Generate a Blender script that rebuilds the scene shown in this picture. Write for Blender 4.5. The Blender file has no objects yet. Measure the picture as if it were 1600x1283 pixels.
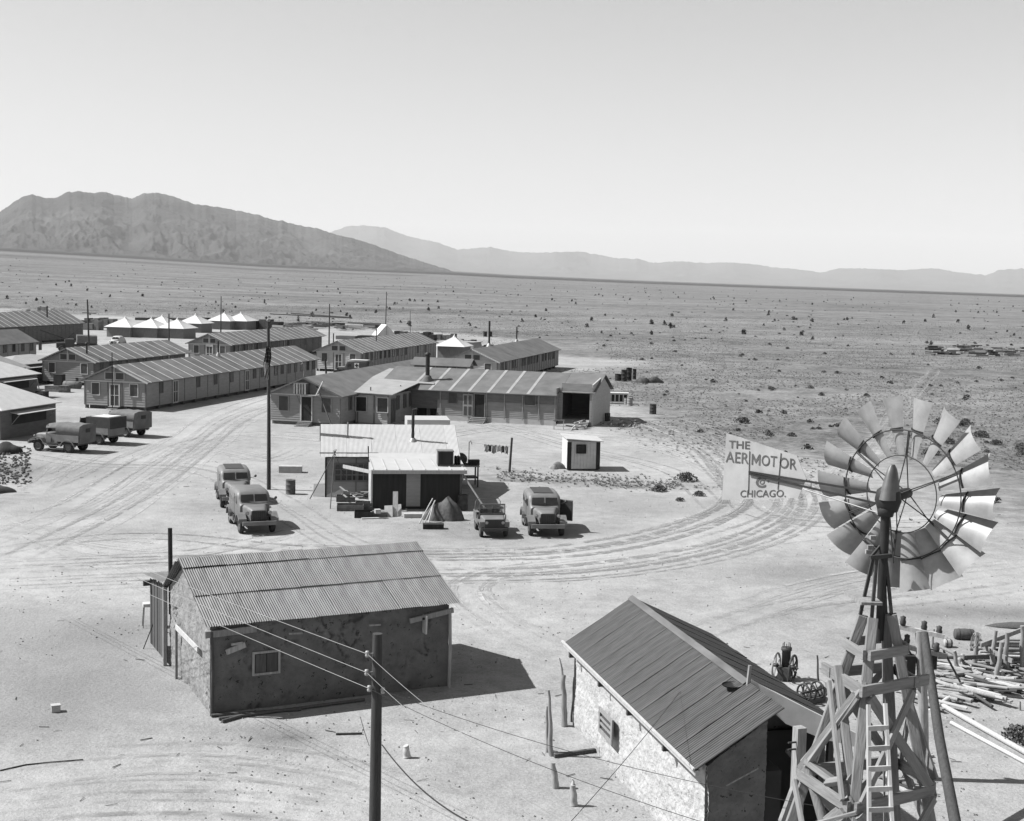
import bpy, bmesh, math, random
import numpy as np
from mathutils import Vector, Matrix, noise
random.seed(7); RNG = np.random.default_rng(11)
S = bpy.context.scene
COL = S.collection
R = math.radians
PI = math.pi
# ------------------------------------------------------------------ camera
FPX, PITCH, ROLL, CH = 2150.0, R(5.66), R(1.25), 13.5
cd = bpy.data.cameras.new('camera'); cam = bpy.data.objects.new('camera', cd); COL.objects.link(cam)
cd.sensor_width = 36; cd.lens = FPX / 1600 * 36; cd.clip_start = 0.5; cd.clip_end = 90000
CM = Matrix.Rotation(PI / 2 - PITCH, 3, 'X') @ Matrix.Rotation(ROLL, 3, 'Z')
cam.matrix_world = Matrix.Translation((0, 0, CH)) @ CM.to_4x4()
S.camera = cam
# ------------------------------------------------------------------ sky, sun, exposure
SUN_EL = R(48); SUN_AZ = R(-88)          # azimuth from the viewing direction, negative = left
W = bpy.data.worlds.new('World'); S.world = W; W.use_nodes = True
nt = W.node_tree; bg = nt.nodes['Background']
sky = nt.nodes.new('ShaderNodeTexSky'); sky.sky_type = 'NISHITA'; sky.sun_disc = False
sky.sun_elevation = SUN_EL; sky.sun_rotation = SUN_AZ; sky.altitude = 1500; sky.dust_density = 0.5
bw = nt.nodes.new('ShaderNodeSeparateColor')          # monochrome plate: the sky as its green and blue light
nt.links.new(sky.outputs[0], bw.inputs[0]); avg = nt.nodes.new('ShaderNodeMath'); avg.operation = 'MULTIPLY_ADD'; avg.inputs[1].default_value = 0.75
sc_ = nt.nodes.new('ShaderNodeMath'); sc_.operation = 'MULTIPLY'; sc_.inputs[1].default_value = 0.25
nt.links.new(bw.outputs[1], sc_.inputs[0]); nt.links.new(bw.outputs[2], avg.inputs[0]); nt.links.new(sc_.outputs[0], avg.inputs[2]); nt.links.new(avg.outputs[0], bg.inputs[0])
bg.inputs[1].default_value = 0.064
sl = bpy.data.lights.new('sun', 'SUN'); sl.energy = 5.0; sl.angle = R(0.5); sl.color = (1, 1, 1)
so = bpy.data.objects.new('sun', sl); COL.objects.link(so)
sd = Vector((math.sin(SUN_AZ) * math.cos(SUN_EL), math.cos(SUN_AZ) * math.cos(SUN_EL), math.sin(SUN_EL)))
so.rotation_euler = sd.to_track_quat('Z', 'Y').to_euler(); so.location = (-60, 0, 80)
S.view_settings.view_transform = 'Standard'; S.view_settings.look = 'None'
S.view_settings.exposure = 0.88; S.view_settings.gamma = 1.0; S.view_settings.use_curve_mapping = False
S.cycles.max_bounces = 6; S.cycles.volume_bounces = 0; S.cycles.transparent_max_bounces = 12
# ------------------------------------------------------------------ survey: photograph pixel -> place on the ground
def ray(px, py): return CM @ Vector(((px - 800) / FPX, -(py - 641.5) / FPX, -1))
def G(px, py, z=0.0):
    d = ray(px, py); t = (z - CH) / d.z
    return Vector((d.x * t, d.y * t, z))
def DP(px, py, y):
    d = ray(px, py); t = y / d.y
    return Vector((d.x * t, y, CH + d.z * t))
def hgt(b, px, py):                      # height of a point seen at a pixel straight above ground point b
    return DP(px, py, b.y).z
AZ = R(14.7)                             # the camp's street grid
WV = Vector((math.cos(AZ), -math.sin(AZ), 0)); AV = Vector((math.sin(AZ), math.cos(AZ), 0))
def camp(w, a, z=0.0): return WV * w + AV * a + Vector((0, 0, z))
# ------------------------------------------------------------------ mesh helpers
class MB:
    def __init__(s): s.v = []; s.f = []; s.sm = []
    def add(s, vs, fs, smooth=False):
        o = len(s.v); s.v += [tuple(v) for v in vs]
        s.f += [tuple(i + o for i in f) for f in fs]; s.sm += [smooth] * len(fs); return s
    def box(s, c, d, rz=0.0, rx=0.0, ry=0.0):
        x, y, z = d[0] / 2, d[1] / 2, d[2] / 2
        m = Matrix.Rotation(rz, 3, 'Z') @ Matrix.Rotation(ry, 3, 'Y') @ Matrix.Rotation(rx, 3, 'X'); c = Vector(c)
        vs = [c + m @ Vector((a, b, e)) for e in (-z, z) for a, b in ((-x, -y), (x, -y), (x, y), (-x, y))]
        return s.add(vs, [(3, 2, 1, 0), (4, 5, 6, 7), (0, 1, 5, 4), (1, 2, 6, 5), (2, 3, 7, 6), (3, 0, 4, 7)])
    def bar(s, a, b, w, h, up=(0, 0, 1)):
        a = Vector(a); b = Vector(b); d = (b - a).normalized(); up = Vector(up)
        if abs(d.dot(up)) > 0.98: up = Vector((0, 1, 0))
        x = d.cross(up).normalized(); z = x.cross(d)
        vs = [p + x * sx * w / 2 + z * sz * h / 2 for p in (a, b) for sx, sz in ((-1, -1), (1, -1), (1, 1), (-1, 1))]
        return s.add(vs, [(0, 1, 2, 3), (7, 6, 5, 4), (0, 4, 5, 1), (1, 5, 6, 2), (2, 6, 7, 3), (3, 7, 4, 0)])
    def tube(s, pts, r, n=8, cap=True, smooth=True):
        pts = [Vector(p) for p in pts]; rs = r if isinstance(r, (list, tuple)) else [r] * len(pts)
        vs = []; fs = []
        for i, p in enumerate(pts):
            d = (pts[min(i + 1, len(pts) - 1)] - pts[max(i - 1, 0)]).normalized()
            u = Vector((0, 0, 1)) if abs(d.z) < 0.9 else Vector((0, 1, 0))
            x = d.cross(u).normalized(); y = x.cross(d)
            vs += [p + (x * math.cos(2 * PI * k / n) + y * math.sin(2 * PI * k / n)) * rs[i] for k in range(n)]
        for i in range(len(pts) - 1):
            for k in range(n):
                k2 = (k + 1) % n; fs.append((i * n + k, i * n + k2, (i + 1) * n + k2, (i + 1) * n + k))
        s.add(vs, fs, smooth)
        if cap:
            s.add(vs[:n], [tuple(range(n))[::-1]]); s.add(vs[-n:], [tuple(range(n))])
        return s
    def lathe(s, prof, c=(0, 0, 0), axis='Z', n=16, smooth=True):
        c = Vector(c); vs = []; fs = []
        for r, h in prof:
            for k in range(n):
                a = 2 * PI * k / n; p = (r * math.cos(a), r * math.sin(a), h)
                if axis == 'X': p = (p[2], p[0], p[1])
                if axis == 'Y': p = (p[1], p[2], p[0])
                vs.append(c + Vector(p))
        for i in range(len(prof) - 1):
            for k in range(n):
                k2 = (k + 1) % n; fs.append((i * n + k, i * n + k2, (i + 1) * n + k2, (i + 1) * n + k))
        return s.add(vs, fs, smooth)
    def prism(s, poly, vec):
        n = len(poly); vec = Vector(vec); a = [Vector(p) for p in poly]; b = [p + vec for p in a]
        nn = (a[1] - a[0]).cross(a[2] - a[0])
        fs = [tuple(range(n)), tuple(range(n, 2 * n))[::-1]] + [(i, i + n, (i + 1) % n + n, (i + 1) % n) for i in range(n)]
        if nn.dot(vec) > 0: fs = [f[::-1] for f in fs]
        return s.add(a + b, fs)
    def rings(s, rs, cap=True, smooth=True):
        n = len(rs[0]); vs = [p for r in rs for p in r]; fs = []
        for i in range(len(rs) - 1):
            for k in range(n):
                k2 = (k + 1) % n; fs.append((i * n + k, i * n + k2, (i + 1) * n + k2, (i + 1) * n + k))
        s.add(vs, fs, smooth)
        if cap: s.add(rs[0], [tuple(range(n))[::-1]]); s.add(rs[-1], [tuple(range(n))])
        return s
    def grid(s, fn, nu, nv, smooth=True):
        vs = [fn(i / nu, j / nv) for j in range(nv + 1) for i in range(nu + 1)]
        fs = [(j * (nu + 1) + i, j * (nu + 1) + i + 1, (j + 1) * (nu + 1) + i + 1, (j + 1) * (nu + 1) + i) for j in range(nv) for i in range(nu)]
        return s.add(vs, fs, smooth)
    def mesh(s, name, mat=None):
        me = bpy.data.meshes.new(name); me.from_pydata([tuple(v) for v in s.v], [], s.f)
        me.polygons.foreach_set('use_smooth', s.sm)
        if mat: me.materials.append(mat)
        me.update(); return me
    def build(s, name, mat, parent=None, loc=None, rz=None):
        return ob(name, s.mesh(name, mat), parent, loc, rz)
def ob(name, me, parent=None, loc=None, rz=None, rot=None, scale=None):
    o = bpy.data.objects.new(name, me); COL.objects.link(o)
    if parent: o.parent = parent
    if loc is not None: o.location = loc
    if rz is not None: o.rotation_euler = (0, 0, rz)
    if rot is not None: o.rotation_euler = rot
    if scale is not None: o.scale = scale
    return o
def rod(name, mat_, parent, a, b, w, h, up=(0, 0, 1), taper=0.0, origin=None):
    # a squared timber lying along its own z axis, so that the grain runs with its length
    a = Vector(a); b = Vector(b); L_ = (b - a).length; d = (b - a).normalized(); u = Vector(up)
    if abs(d.dot(u)) > 0.98: u = Vector((0, 1, 0))
    x = d.cross(u).normalized(); y = x.cross(d) * -1
    m = Matrix((x, y, d)).transposed()
    c = min(w, h) * .08; pts = [(-w / 2 + c, -h / 2), (w / 2 - c, -h / 2), (w / 2, -h / 2 + c), (w / 2, h / 2 - c), (w / 2 - c, h / 2), (-w / 2 + c, h / 2), (-w / 2, h / 2 - c), (-w / 2, -h / 2 + c)]
    mb = MB(); mb.rings([[Vector((p[0] * (1 - taper * t), p[1] * (1 - taper * t), L_ * t)) + Vector((w * .05 * noise.noise(Vector((t * 2, a.x, 0))), h * .05 * noise.noise(Vector((t * 2, a.y, 3))), 0)) * (0 < t < 1) for p in pts] for t in (0, .33, .67, 1)], smooth=False)
    o = mb.build(name, mat_, parent, a); o.rotation_euler = m.to_euler(); return o
def tag(o, label=None, cat=None, group=None, kind=None):
    if label: o['label'] = label
    if cat: o['category'] = cat
    if group: o['group'] = group
    if kind: o['kind'] = kind
    return o
def thing(name, label, cat, loc=(0, 0, 0), rz=0.0, group=None):
    o = bpy.data.objects.new(name, None); COL.objects.link(o); o.location = loc; o.rotation_euler = (0, 0, rz)
    o.empty_display_size = 0.3
    return tag(o, label, cat, group)
def copy_tree(o, parent=None):
    c = o.copy(); COL.objects.link(c); c.parent = parent
    for ch in list(o.children): copy_tree(ch, c)
    return c
def rrect(w, h, r, n=3, cx=0.0, cz=0.0):           # rounded rectangle outline in x,z
    pts = []
    for qx, qz, a0 in ((1, 1, 0), (-1, 1, PI / 2), (-1, -1, PI), (1, -1, 1.5 * PI)):
        for k in range(n + 1):
            a = a0 + PI / 2 * k / n
            pts.append((cx + qx * (w / 2 - r) + r * math.cos(a), cz + qz * (h / 2 - r) + r * math.sin(a)))
    return pts
# ------------------------------------------------------------------ materials (an old black-and-white plate: neutral greys)
def nod(m, t, **k):
    n = m.node_tree.nodes.new(t)
    for a, v in k.items():
        if a in n.inputs: n.inputs[a].default_value = v
        else: setattr(n, a, v)
    return n
MATS = {}
ALB = 0.66                               # the plate is exposed bright: one scale for every surface's reflectance
def mat(name, v, rough=0.85, var=0.25, scale=2.0, stretch=(1, 1, 1), bump=0.0, bscale=None, objvar=0.0, metal=0.0, spec=0.3, dist=0.02, detail=6):
    if name in MATS: return MATS[name]
    v *= ALB
    m = bpy.data.materials.new(name); m.use_nodes = True; L = m.node_tree.links
    p = m.node_tree.nodes['Principled BSDF']; p.inputs['Roughness'].default_value = rough; p.inputs['Metallic'].default_value = metal
    p.inputs['Specular IOR Level'].default_value = spec
    tc = nod(m, 'ShaderNodeTexCoord'); mp = nod(m, 'ShaderNodeMapping', Scale=stretch); L.new(tc.outputs['Object'], mp.inputs[0])
    n1 = nod(m, 'ShaderNodeTexNoise', Scale=scale, Detail=detail, Roughness=0.6); L.new(mp.outputs[0], n1.inputs[0])
    mr = nod(m, 'ShaderNodeMapRange'); mr.inputs[1].default_value = 0.25; mr.inputs[2].default_value = 0.75
    mr.inputs[3].default_value = v * (1 - var); mr.inputs[4].default_value = v * (1 + var); L.new(n1.outputs[0], mr.inputs[0])
    out = mr.outputs[0]
    if objvar:
        oi = nod(m, 'ShaderNodeObjectInfo'); r2 = nod(m, 'ShaderNodeMapRange'); r2.inputs[3].default_value = 1 - objvar; r2.inputs[4].default_value = 1 + objvar
        L.new(oi.outputs['Random'], r2.inputs[0]); mu = nod(m, 'ShaderNodeMath', operation='MULTIPLY')
        L.new(out, mu.inputs[0]); L.new(r2.outputs[0], mu.inputs[1]); out = mu.outputs[0]
    L.new(out, p.inputs['Base Color'])
    if bump:
        n2 = nod(m, 'ShaderNodeTexNoise', Scale=bscale or scale * 4, Detail=5); L.new(mp.outputs[0], n2.inputs[0])
        b = nod(m, 'ShaderNodeBump', Strength=bump, Distance=dist); L.new(n2.outputs[0], b.inputs['Height']); L.new(b.outputs[0], p.inputs['Normal'])
    MATS[name] = m; return m
def glassmat(name, v=0.02, rough=0.12):
    return mat(name, v, rough=rough, var=0.3, scale=1.5, spec=0.5)
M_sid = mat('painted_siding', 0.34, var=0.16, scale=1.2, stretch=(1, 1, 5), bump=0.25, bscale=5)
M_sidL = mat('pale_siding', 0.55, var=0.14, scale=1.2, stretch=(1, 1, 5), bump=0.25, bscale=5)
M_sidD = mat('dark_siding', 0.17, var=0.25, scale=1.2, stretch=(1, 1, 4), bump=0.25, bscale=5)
M_trim = mat('trim_board', 0.62, var=0.15, scale=3)
M_felt = mat('roofing_felt', 0.175, objvar=0.16, var=0.3, scale=0.7, bump=0.3, bscale=6)
M_felt2 = mat('roofing_felt_pale', 0.36, var=0.18, scale=0.9, bump=0.3, bscale=6)
M_batten = mat('roof_batten', 0.66, var=0.2, scale=2)
M_dark = mat('dark_interior', 0.03, var=0.3)  # near-black painted in for the shade inside openings; also dark trim
M_glass = glassmat('window_glass', 0.03)
M_screen = mat('window_screen', 0.075, var=0.35, scale=1.3, rough=0.6)
M_wood = mat('weathered_wood', 0.34, var=0.35, scale=3, stretch=(6, 6, 0.8), bump=0.4, bscale=6, objvar=0.25)
M_woodL = mat('fresh_lumber', 0.52, var=0.22, scale=3, stretch=(4, 4, 0.8), bump=0.3, bscale=6, objvar=0.2)
M_woodD = mat('dark_wood', 0.10, var=0.35, scale=3, stretch=(6, 6, 0.8), bump=0.4, bscale=6, objvar=0.2)
M_pole = mat('creosote_pole', 0.065, var=0.4, scale=3, stretch=(8, 8, 0.7), bump=0.4, bscale=5)
M_iron = mat('rusty_iron', 0.07, var=0.4, scale=4, rough=0.7, metal=0.2, bump=0.2)
M_black = mat('blackened_pipe', 0.03, var=0.4, scale=4, rough=0.6)
M_galv = mat('galvanized_sheet', 0.36, var=0.14, scale=2.5, rough=0.5, metal=0.35, spec=0.5)
M_canvas = mat('white_canvas', 0.72, var=0.07, scale=2, bump=0.2)
M_crate = mat('crate_wood', 0.16, var=0.4, scale=4, objvar=0.35)
M_white = mat('white_paint', 0.66, var=0.14, scale=3)
# ------------------------------------------------------------------ the ground out to the horizon
PXT = np.array([-800, 0, 200, 400, 550, 700, 800, 1000, 1200, 1400, 1600, 2400]); PXE = np.array([31, 27, 20, 11, 7, 4, 0, -4.5, -7.5, -10, -12.5, -16]) / FPX
def terr(x, y):
    r = math.hypot(x, y); px = 800 + FPX * math.tan(max(-1.2, min(1.2, math.atan2(x, max(y, 1e-3)))))
    e = float(np.interp(px, PXT, PXE)); k = max(0.0, r - 330.0)
    return e * k * k / (k + 250.0)
BARE = [G(*p).to_2d() for p in ((2600, 880), (1600, 792), (1340, 742), (1150, 702), (1060, 668), (1000, 642), (960, 607), (905, 578), (870, 548), (760, 530), (640, 518), (500, 508), (150, 494), (0, 486), (-700, 478))]
BARE += [Vector((-260, 10)), Vector((-60, -40)), Vector((80, -40))]
def inside(p, poly):
    c = False; j = len(poly) - 1
    for i in range(len(poly)):
        a, b = poly[i], poly[j]
        if (a.y > p.y) != (b.y > p.y) and p.x < (b.x - a.x) * (p.y - a.y) / (b.y - a.y) + a.x: c = not c
        j = i
    return c
def edist(p, poly):
    d = 1e9
    for i in range(len(poly)):
        a, b = poly[i - 1], poly[i]; ab = b - a; t = max(0, min(1, (p - a).dot(ab) / max(ab.length_squared, 1e-9)))
        d = min(d, (a + ab * t - p).length)
    return d
WEED = [(G(870, 752).to_2d(), 9.0, 1.3), (G(790, 745).to_2d(), 4, 0.9), (G(1000, 760).to_2d(), 8, 1.6)]
TRAIL = [G(*p).to_2d() for p in ((1300, 800), (1385, 660), (1420, 615), (1450, 580), (1475, 560))]
def cover(x, y):
    p = Vector((x, y)); r = p.length
    if r > 900: return 1.0
    d = edist(p, BARE); s = -d if inside(p, BARE) else d
    n = noise.noise(Vector((x * 0.045, y * 0.03, 0))) * 16 + noise.noise(Vector((x * 0.3, y * 0.3, 4))) * 2.5
    c = max(0.0, min(1.0, 0.5 + (s + n - 1) / 26))
    for q, rx, ry in WEED:
        c = max(c, 0.75 * math.exp(-((x - q.x) / rx) ** 2 * 1.2 - ((y - q.y) / ry) ** 2 * 1.2))
    if 60 < y < 330 and x > 15:
        dt = min(((TRAIL[i] + (TRAIL[i + 1] - TRAIL[i]) * max(0, min(1, (p - TRAIL[i]).dot(TRAIL[i + 1] - TRAIL[i]) / (TRAIL[i + 1] - TRAIL[i]).length_squared))) - p).length for i in range(len(TRAIL) - 1))
        c *= min(1, 0.6 + dt / 8)
    return c
rad = [0.5, 4, 8, 12, 16, 20]
while rad[-1] < 420: rad.append(rad[-1] * 1.022)
while rad[-1] < 42000: rad.append(rad[-1] * 1.07)
ang = list(np.radians(np.linspace(-42, 42, 340))) + list(np.radians(np.linspace(46, 314, 68)))
vs = []; cov = []; band = []
for r in rad:
    for a in ang:
        x, y = r * math.sin(a), r * math.cos(a)
        z = terr(x, y)
        vs.append((x, y, z)); cov.append(cover(x, y) if abs(a) < 0.75 or r < 200 else 1.0)
        t = (r - 3900 + 1400 * noise.noise(Vector((x / 2500, y / 900, 3)))) / 900
        b2 = math.exp(-((r - 2900 - x * 0.1) / 300) ** 2) * 0.5 if x < -200 else 0
        band.append(max(0, min(1, t), b2))
na = len(ang)
fs = [(i * na + k, i * na + (k + 1) % na, (i + 1) * na + (k + 1) % na, (i + 1) * na + k) for i in range(len(rad) - 1) for k in range(na)]
me = bpy.data.meshes.new('ground'); me.from_pydata(vs, [], [f[::-1] for f in fs])
for nm, dat in (('cover', cov), ('band', band)):
    at = me.attributes.new(nm, 'FLOAT', 'POINT'); at.data.foreach_set('value', dat)
me.polygons.foreach_set('use_smooth', [True] * len(me.polygons))
m = bpy.data.materials.new('desert_ground'); m.use_nodes = True; L = m.node_tree.links; p = m.node_tree.nodes['Principled BSDF']
p.inputs['Roughness'].default_value = 0.95; p.inputs['Specular IOR Level'].default_value = 0.1
tc = nod(m, 'ShaderNodeTexCoord')
def nz(scale, det=5, rough=0.6, stretch=None):
    src = tc.outputs['Object']
    if stretch:
        mp = nod(m, 'ShaderNodeMapping', Scale=stretch); L.new(src, mp.inputs[0]); src = mp.outputs[0]
    n = nod(m, 'ShaderNodeTexNoise', Scale=scale, Detail=det, Roughness=rough); L.new(src, n.inputs[0]); return n.outputs[0]
def mrange(src, a, b, c, d):
    r = nod(m, 'ShaderNodeMapRange'); L.new(src, r.inputs[0])
    for i, q in enumerate((a, b, c, d)): r.inputs[i + 1].default_value = q
    return r.outputs[0]
def mth(op, a, b):
    n = nod(m, 'ShaderNodeMath', operation=op)
    for i, q in enumerate((a, b)):
        if isinstance(q, (int, float)): n.inputs[i].default_value = q
        else: L.new(q, n.inputs[i])
    return n.outputs[0]
def mixf(f, a, b):
    n = nod(m, 'ShaderNodeMix')
    for i, q in ((0, f), (2, a), (3, b)):
        if isinstance(q, (int, float)): n.inputs[i].default_value = q
        else: L.new(q, n.inputs[i])
    return n.outputs[0]
sand = mth('ADD', mrange(nz(0.12, 5, 0.65), 0.3, 0.7, 0.32, 0.48), mth('ADD', mrange(nz(1.1, 7, 0.75), 0.3, 0.7, -0.085, 0.07), mrange(nz(9, 5, 0.75), 0.35, 0.66, -0.075, 0.06)))
peb = mrange(nz(9, 3, 0.5), 0.66, 0.72, 1.0, 0.62)
sand = mth('MULTIPLY', sand, peb)
st = mrange(nz(0.55, 3, 0.55), 0.72, 0.78, 1.0, 0.7); sand = mth('MULTIPLY', sand, st)
scr = mth('ADD', mrange(nz(0.012, 7, 0.68, (0.6, 1.5, 1)), 0.32, 0.68, 0.145, 0.30), mth('ADD', mrange(nz(0.16, 7, 0.78), 0.34, 0.66, -0.095, 0.08), mrange(nz(1.6, 5, 0.8), 0.36, 0.64, -0.10, 0.08)))
ca = nod(m, 'ShaderNodeAttribute', attribute_name='cover'); ba = nod(m, 'ShaderNodeAttribute', attribute_name='band')
cf = mrange(mth('ADD', ca.outputs['Fac'], mrange(nz(0.8, 5, 0.7), 0.25, 0.75, -0.3, 0.3)), 0.35, 0.65, 0, 1)
wa = nod(m, 'ShaderNodeAttribute', attribute_name='wear'); sa_ = nod(m, 'ShaderNodeAttribute', attribute_name='stain')
wf = mth('MULTIPLY', wa.outputs['Fac'], mrange(nz(0.7, 5, 0.65), 0.3, 0.7, 0.35, 1.0))
sand = mth('ADD', sand, mth('MULTIPLY', wf, 0.095))
sf = mth('MULTIPLY', sa_.outputs['Fac'], mrange(nz(1.1, 6, 0.7), 0.3, 0.62, 0.25, 1.15)); sand = mth('MULTIPLY', sand, mth('SUBTRACT', 1.0, sf))
base = mixf(cf, sand, scr)
bb = mrange(nz(0.0012, 4, 0.6, (0.25, 1.6, 1)), 0.3, 0.7, 0.03, 0.08)
base = mixf(ba.outputs['Fac'], base, bb)
base = mth('MULTIPLY', base, ALB); L.new(base, p.inputs['Base Color'])
bp = nod(m, 'ShaderNodeBump', Strength=0.8, Distance=0.10)
hh = mth('ADD', mth('MULTIPLY', nz(2.2, 6, 0.7), 0.8), mth('MULTIPLY', nz(11, 4, 0.65), 0.35)); L.new(hh, bp.inputs['Height']); L.new(bp.outputs[0], p.inputs['Normal'])
me.materials.append(m)
GROUND = tag(ob('ground', me), 'pale dusty desert ground running out to the far plain', 'ground', kind='structure')
# ------------------------------------------------------------------ mountains
def mountain(name, prof, r0, r1, material, nseg, nrow, amp, seed):
    px = np.linspace(prof[0][0], prof[-1][0], nseg); py = np.interp(px, [q[0] for q in prof], [q[1] for q in prof])
    vs = []; fs = []
    for i in range(nseg):
        j = 1.6 * noise.noise(Vector((px[i] * 0.11, seed, 0))) + 1.1 * noise.noise(Vector((px[i] * 0.4, seed, 5)))
        d = ray(px[i], py[i] + j); a = math.atan2(d.x, d.y); el = d.z / math.hypot(d.x, d.y)
        rc = r1 * (1 + 0.10 * noise.noise(Vector((px[i] * 0.012, seed, 9))))
        zc = CH + el * rc; zb = terr(r0 * math.sin(a), r0 * math.cos(a)) - 25
        for k in range(nrow + 7):
            t = k / nrow
            r = r0 + (rc - r0) * t if t <= 1 else rc + (t - 1) * (rc - r0) * 1.5
            if t <= 1:
                wx = px[i] * .014 + .45 * noise.noise(Vector((px[i] * .011, t * 1.7, seed + 40))); wt = t * 4.4 + .5 * noise.noise(Vector((px[i] * .013, t * 2.0, seed + 50)))
                g = noise.ridged_multi_fractal(Vector((wx * 1.25, wt, seed)), .85, 2.1, 6, 1.0, 2.0) * .42 - .5
                g += .35 * noise.noise(Vector((px[i] * .006, t * 1.3, seed + 60)))
                q3 = noise.noise(Vector((px[i] * 0.25, t * 10, seed)))
                z = zb + (zc - zb) * (t ** 1.35) * 1.0
                z += (zc - zb) * amp * (g + 0.04 * q3) * math.sin(PI * min(1, t)) ** 0.8 * (1 - 0.75 * t)
                z = min(z, CH + (el * r if zc > zb else z))
            else:
                z = zc - (t - 1) * (zc - zb) * 4
            vs.append((r * math.sin(a), r * math.cos(a), z))
    n = nrow + 7
    for i in range(nseg - 1):
        for k in range(n - 1): fs.append((i * n + k, (i + 1) * n + k, (i + 1) * n + k + 1, i * n + k + 1))
    me = bpy.data.meshes.new(name); me.from_pydata(vs, [], fs); me.polygons.foreach_set('use_smooth', [True] * len(fs)); me.materials.append(material)
    return ob(name, me)
M_rock = mat('mountain_rock', 0.075, var=0.5, scale=0.0011, stretch=(1, 1, 1.6), bump=0.9, bscale=0.006, dist=60, rough=0.95, spec=0.05, detail=9)
near = [(-260, 372), (-150, 352), (-60, 345), (0, 331), (20, 317), (38, 306), (50, 304), (75, 310), (88, 309), (105, 300), (125, 299), (147, 302), (160, 299), (185, 306), (207, 310), (225, 302), (245, 301), (275, 308), (300, 318), (350, 325), (400, 335), (430, 344), (445, 346), (465, 352), (480, 354), (500, 358), (525, 367), (550, 372), (580, 381), (620, 396), (660, 409), (700, 421), (730, 432)]
far = [(430, 382), (480, 372), (520, 362), (540, 354), (565, 352), (600, 355), (640, 370), (680, 378), (715, 390), (740, 388), (765, 386), (800, 393), (830, 395), (870, 394), (905, 393), (935, 398), (960, 403), (1000, 405), (1020, 411), (1060, 408), (1100, 411), (1140, 410), (1180, 413), (1210, 418), (1240, 420), (1285, 426), (1310, 419), (1360, 420), (1410, 422), (1460, 419), (1500, 426), (1540, 430), (1565, 421), (1600, 420), (1700, 424), (1850, 418)]
tag(mountain('mountain_range', near, 9200, 13500, M_rock, 520, 64, 0.34, 2.0), 'dark rugged desert mountain range with stepped peaks rising at the left', 'mountains', kind='structure')
tag(mountain('mountain_range', far, 31000, 38000, M_rock, 520, 30, 0.24, 31.0), 'low pale far mountain ridge fading along the horizon', 'mountains', kind='structure')
# the desert air
hz = MB().box((0, 25000, 700), (90000, 60000, 2400)); hm = bpy.data.materials.new('desert_air'); hm.use_nodes = True
hn = hm.node_tree; hn.nodes.remove(hn.nodes['Principled BSDF']); pv = hn.nodes.new('ShaderNodeVolumePrincipled')
pv.inputs['Color'].default_value = (1, 1, 1, 1); pv.inputs['Density'].default_value = 2.5e-5; pv.inputs['Anisotropy'].default_value = 0.0
hn.links.new(pv.outputs[0], hn.nodes['Material Output'].inputs['Volume'])
# ------------------------------------------------------------------ prefabricated barracks
def lap(mb, p0, p1, z0, z1, out, pitch=0.22, clip=None):
    """lapped boards between two points, boards lean out at the foot; out = outward normal"""
    p0 = Vector(p0); p1 = Vector(p1); out = Vector(out); z = z0
    while z < z1 - 0.01:
        zt = min(z + pitch, z1); a, b = p0.copy(), p1.copy()
        if clip:
            t0, t1 = clip((z + zt) / 2)
            if t1 - t0 < 0.02: z = zt; continue
            a, b = p0.lerp(p1, t0), p0.lerp(p1, t1)
        o0, o1 = out * 0.045, out * 0.012
        v = [a + o0 + Vector((0, 0, z)), b + o0 + Vector((0, 0, z)), b + o1 + Vector((0, 0, zt)), a + o1 + Vector((0, 0, zt)), a + Vector((0, 0, z)), b + Vector((0, 0, z))]
        mb.add(v, [(0, 1, 2, 3), (4, 5, 1, 0)]); z = zt
def opening(parent, name, c, w, h, n, glass, frame=None, fw=0.07, mull=0, rail=0, depth=0.06):
    """window or door: name is the part, pane/frame its sub-parts. c centre on the wall, n outward normal"""
    n = Vector(n); x = Vector((0, 0, 1)).cross(n).normalized(); c = Vector(c)
    fr = MB()
    def bx(dx, dz, sx, sz, t):
        a = c + x * dx + n * t; d0 = Vector((0, 0, dz))
        fr.bar(a + d0 - x * sx / 2, a + d0 + x * sx / 2, 0.05, sz)
    for s in (-1, 1):
        bx(s * (w / 2 + fw / 2), 0, fw, h + 2 * fw, depth); bx(0, s * (h / 2 + fw / 2), w, fw, depth)
    for k in range(mull): bx(-w / 2 + w * (k + 1) / (mull + 1), 0, 0.06, h, depth - 0.01)
    for k in range(rail): bx(0, -h / 2 + h * (k + 1) / (rail + 1), w, 0.06, depth - 0.008)
    o = fr.build(name, frame or M_trim, parent)
    pn = MB(); a = c + n * (depth - 0.02)
    pn.bar(a - x * w / 2, a + x * w / 2, 0.02, h); pn.build('pane', glass, o)
    return o
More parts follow.
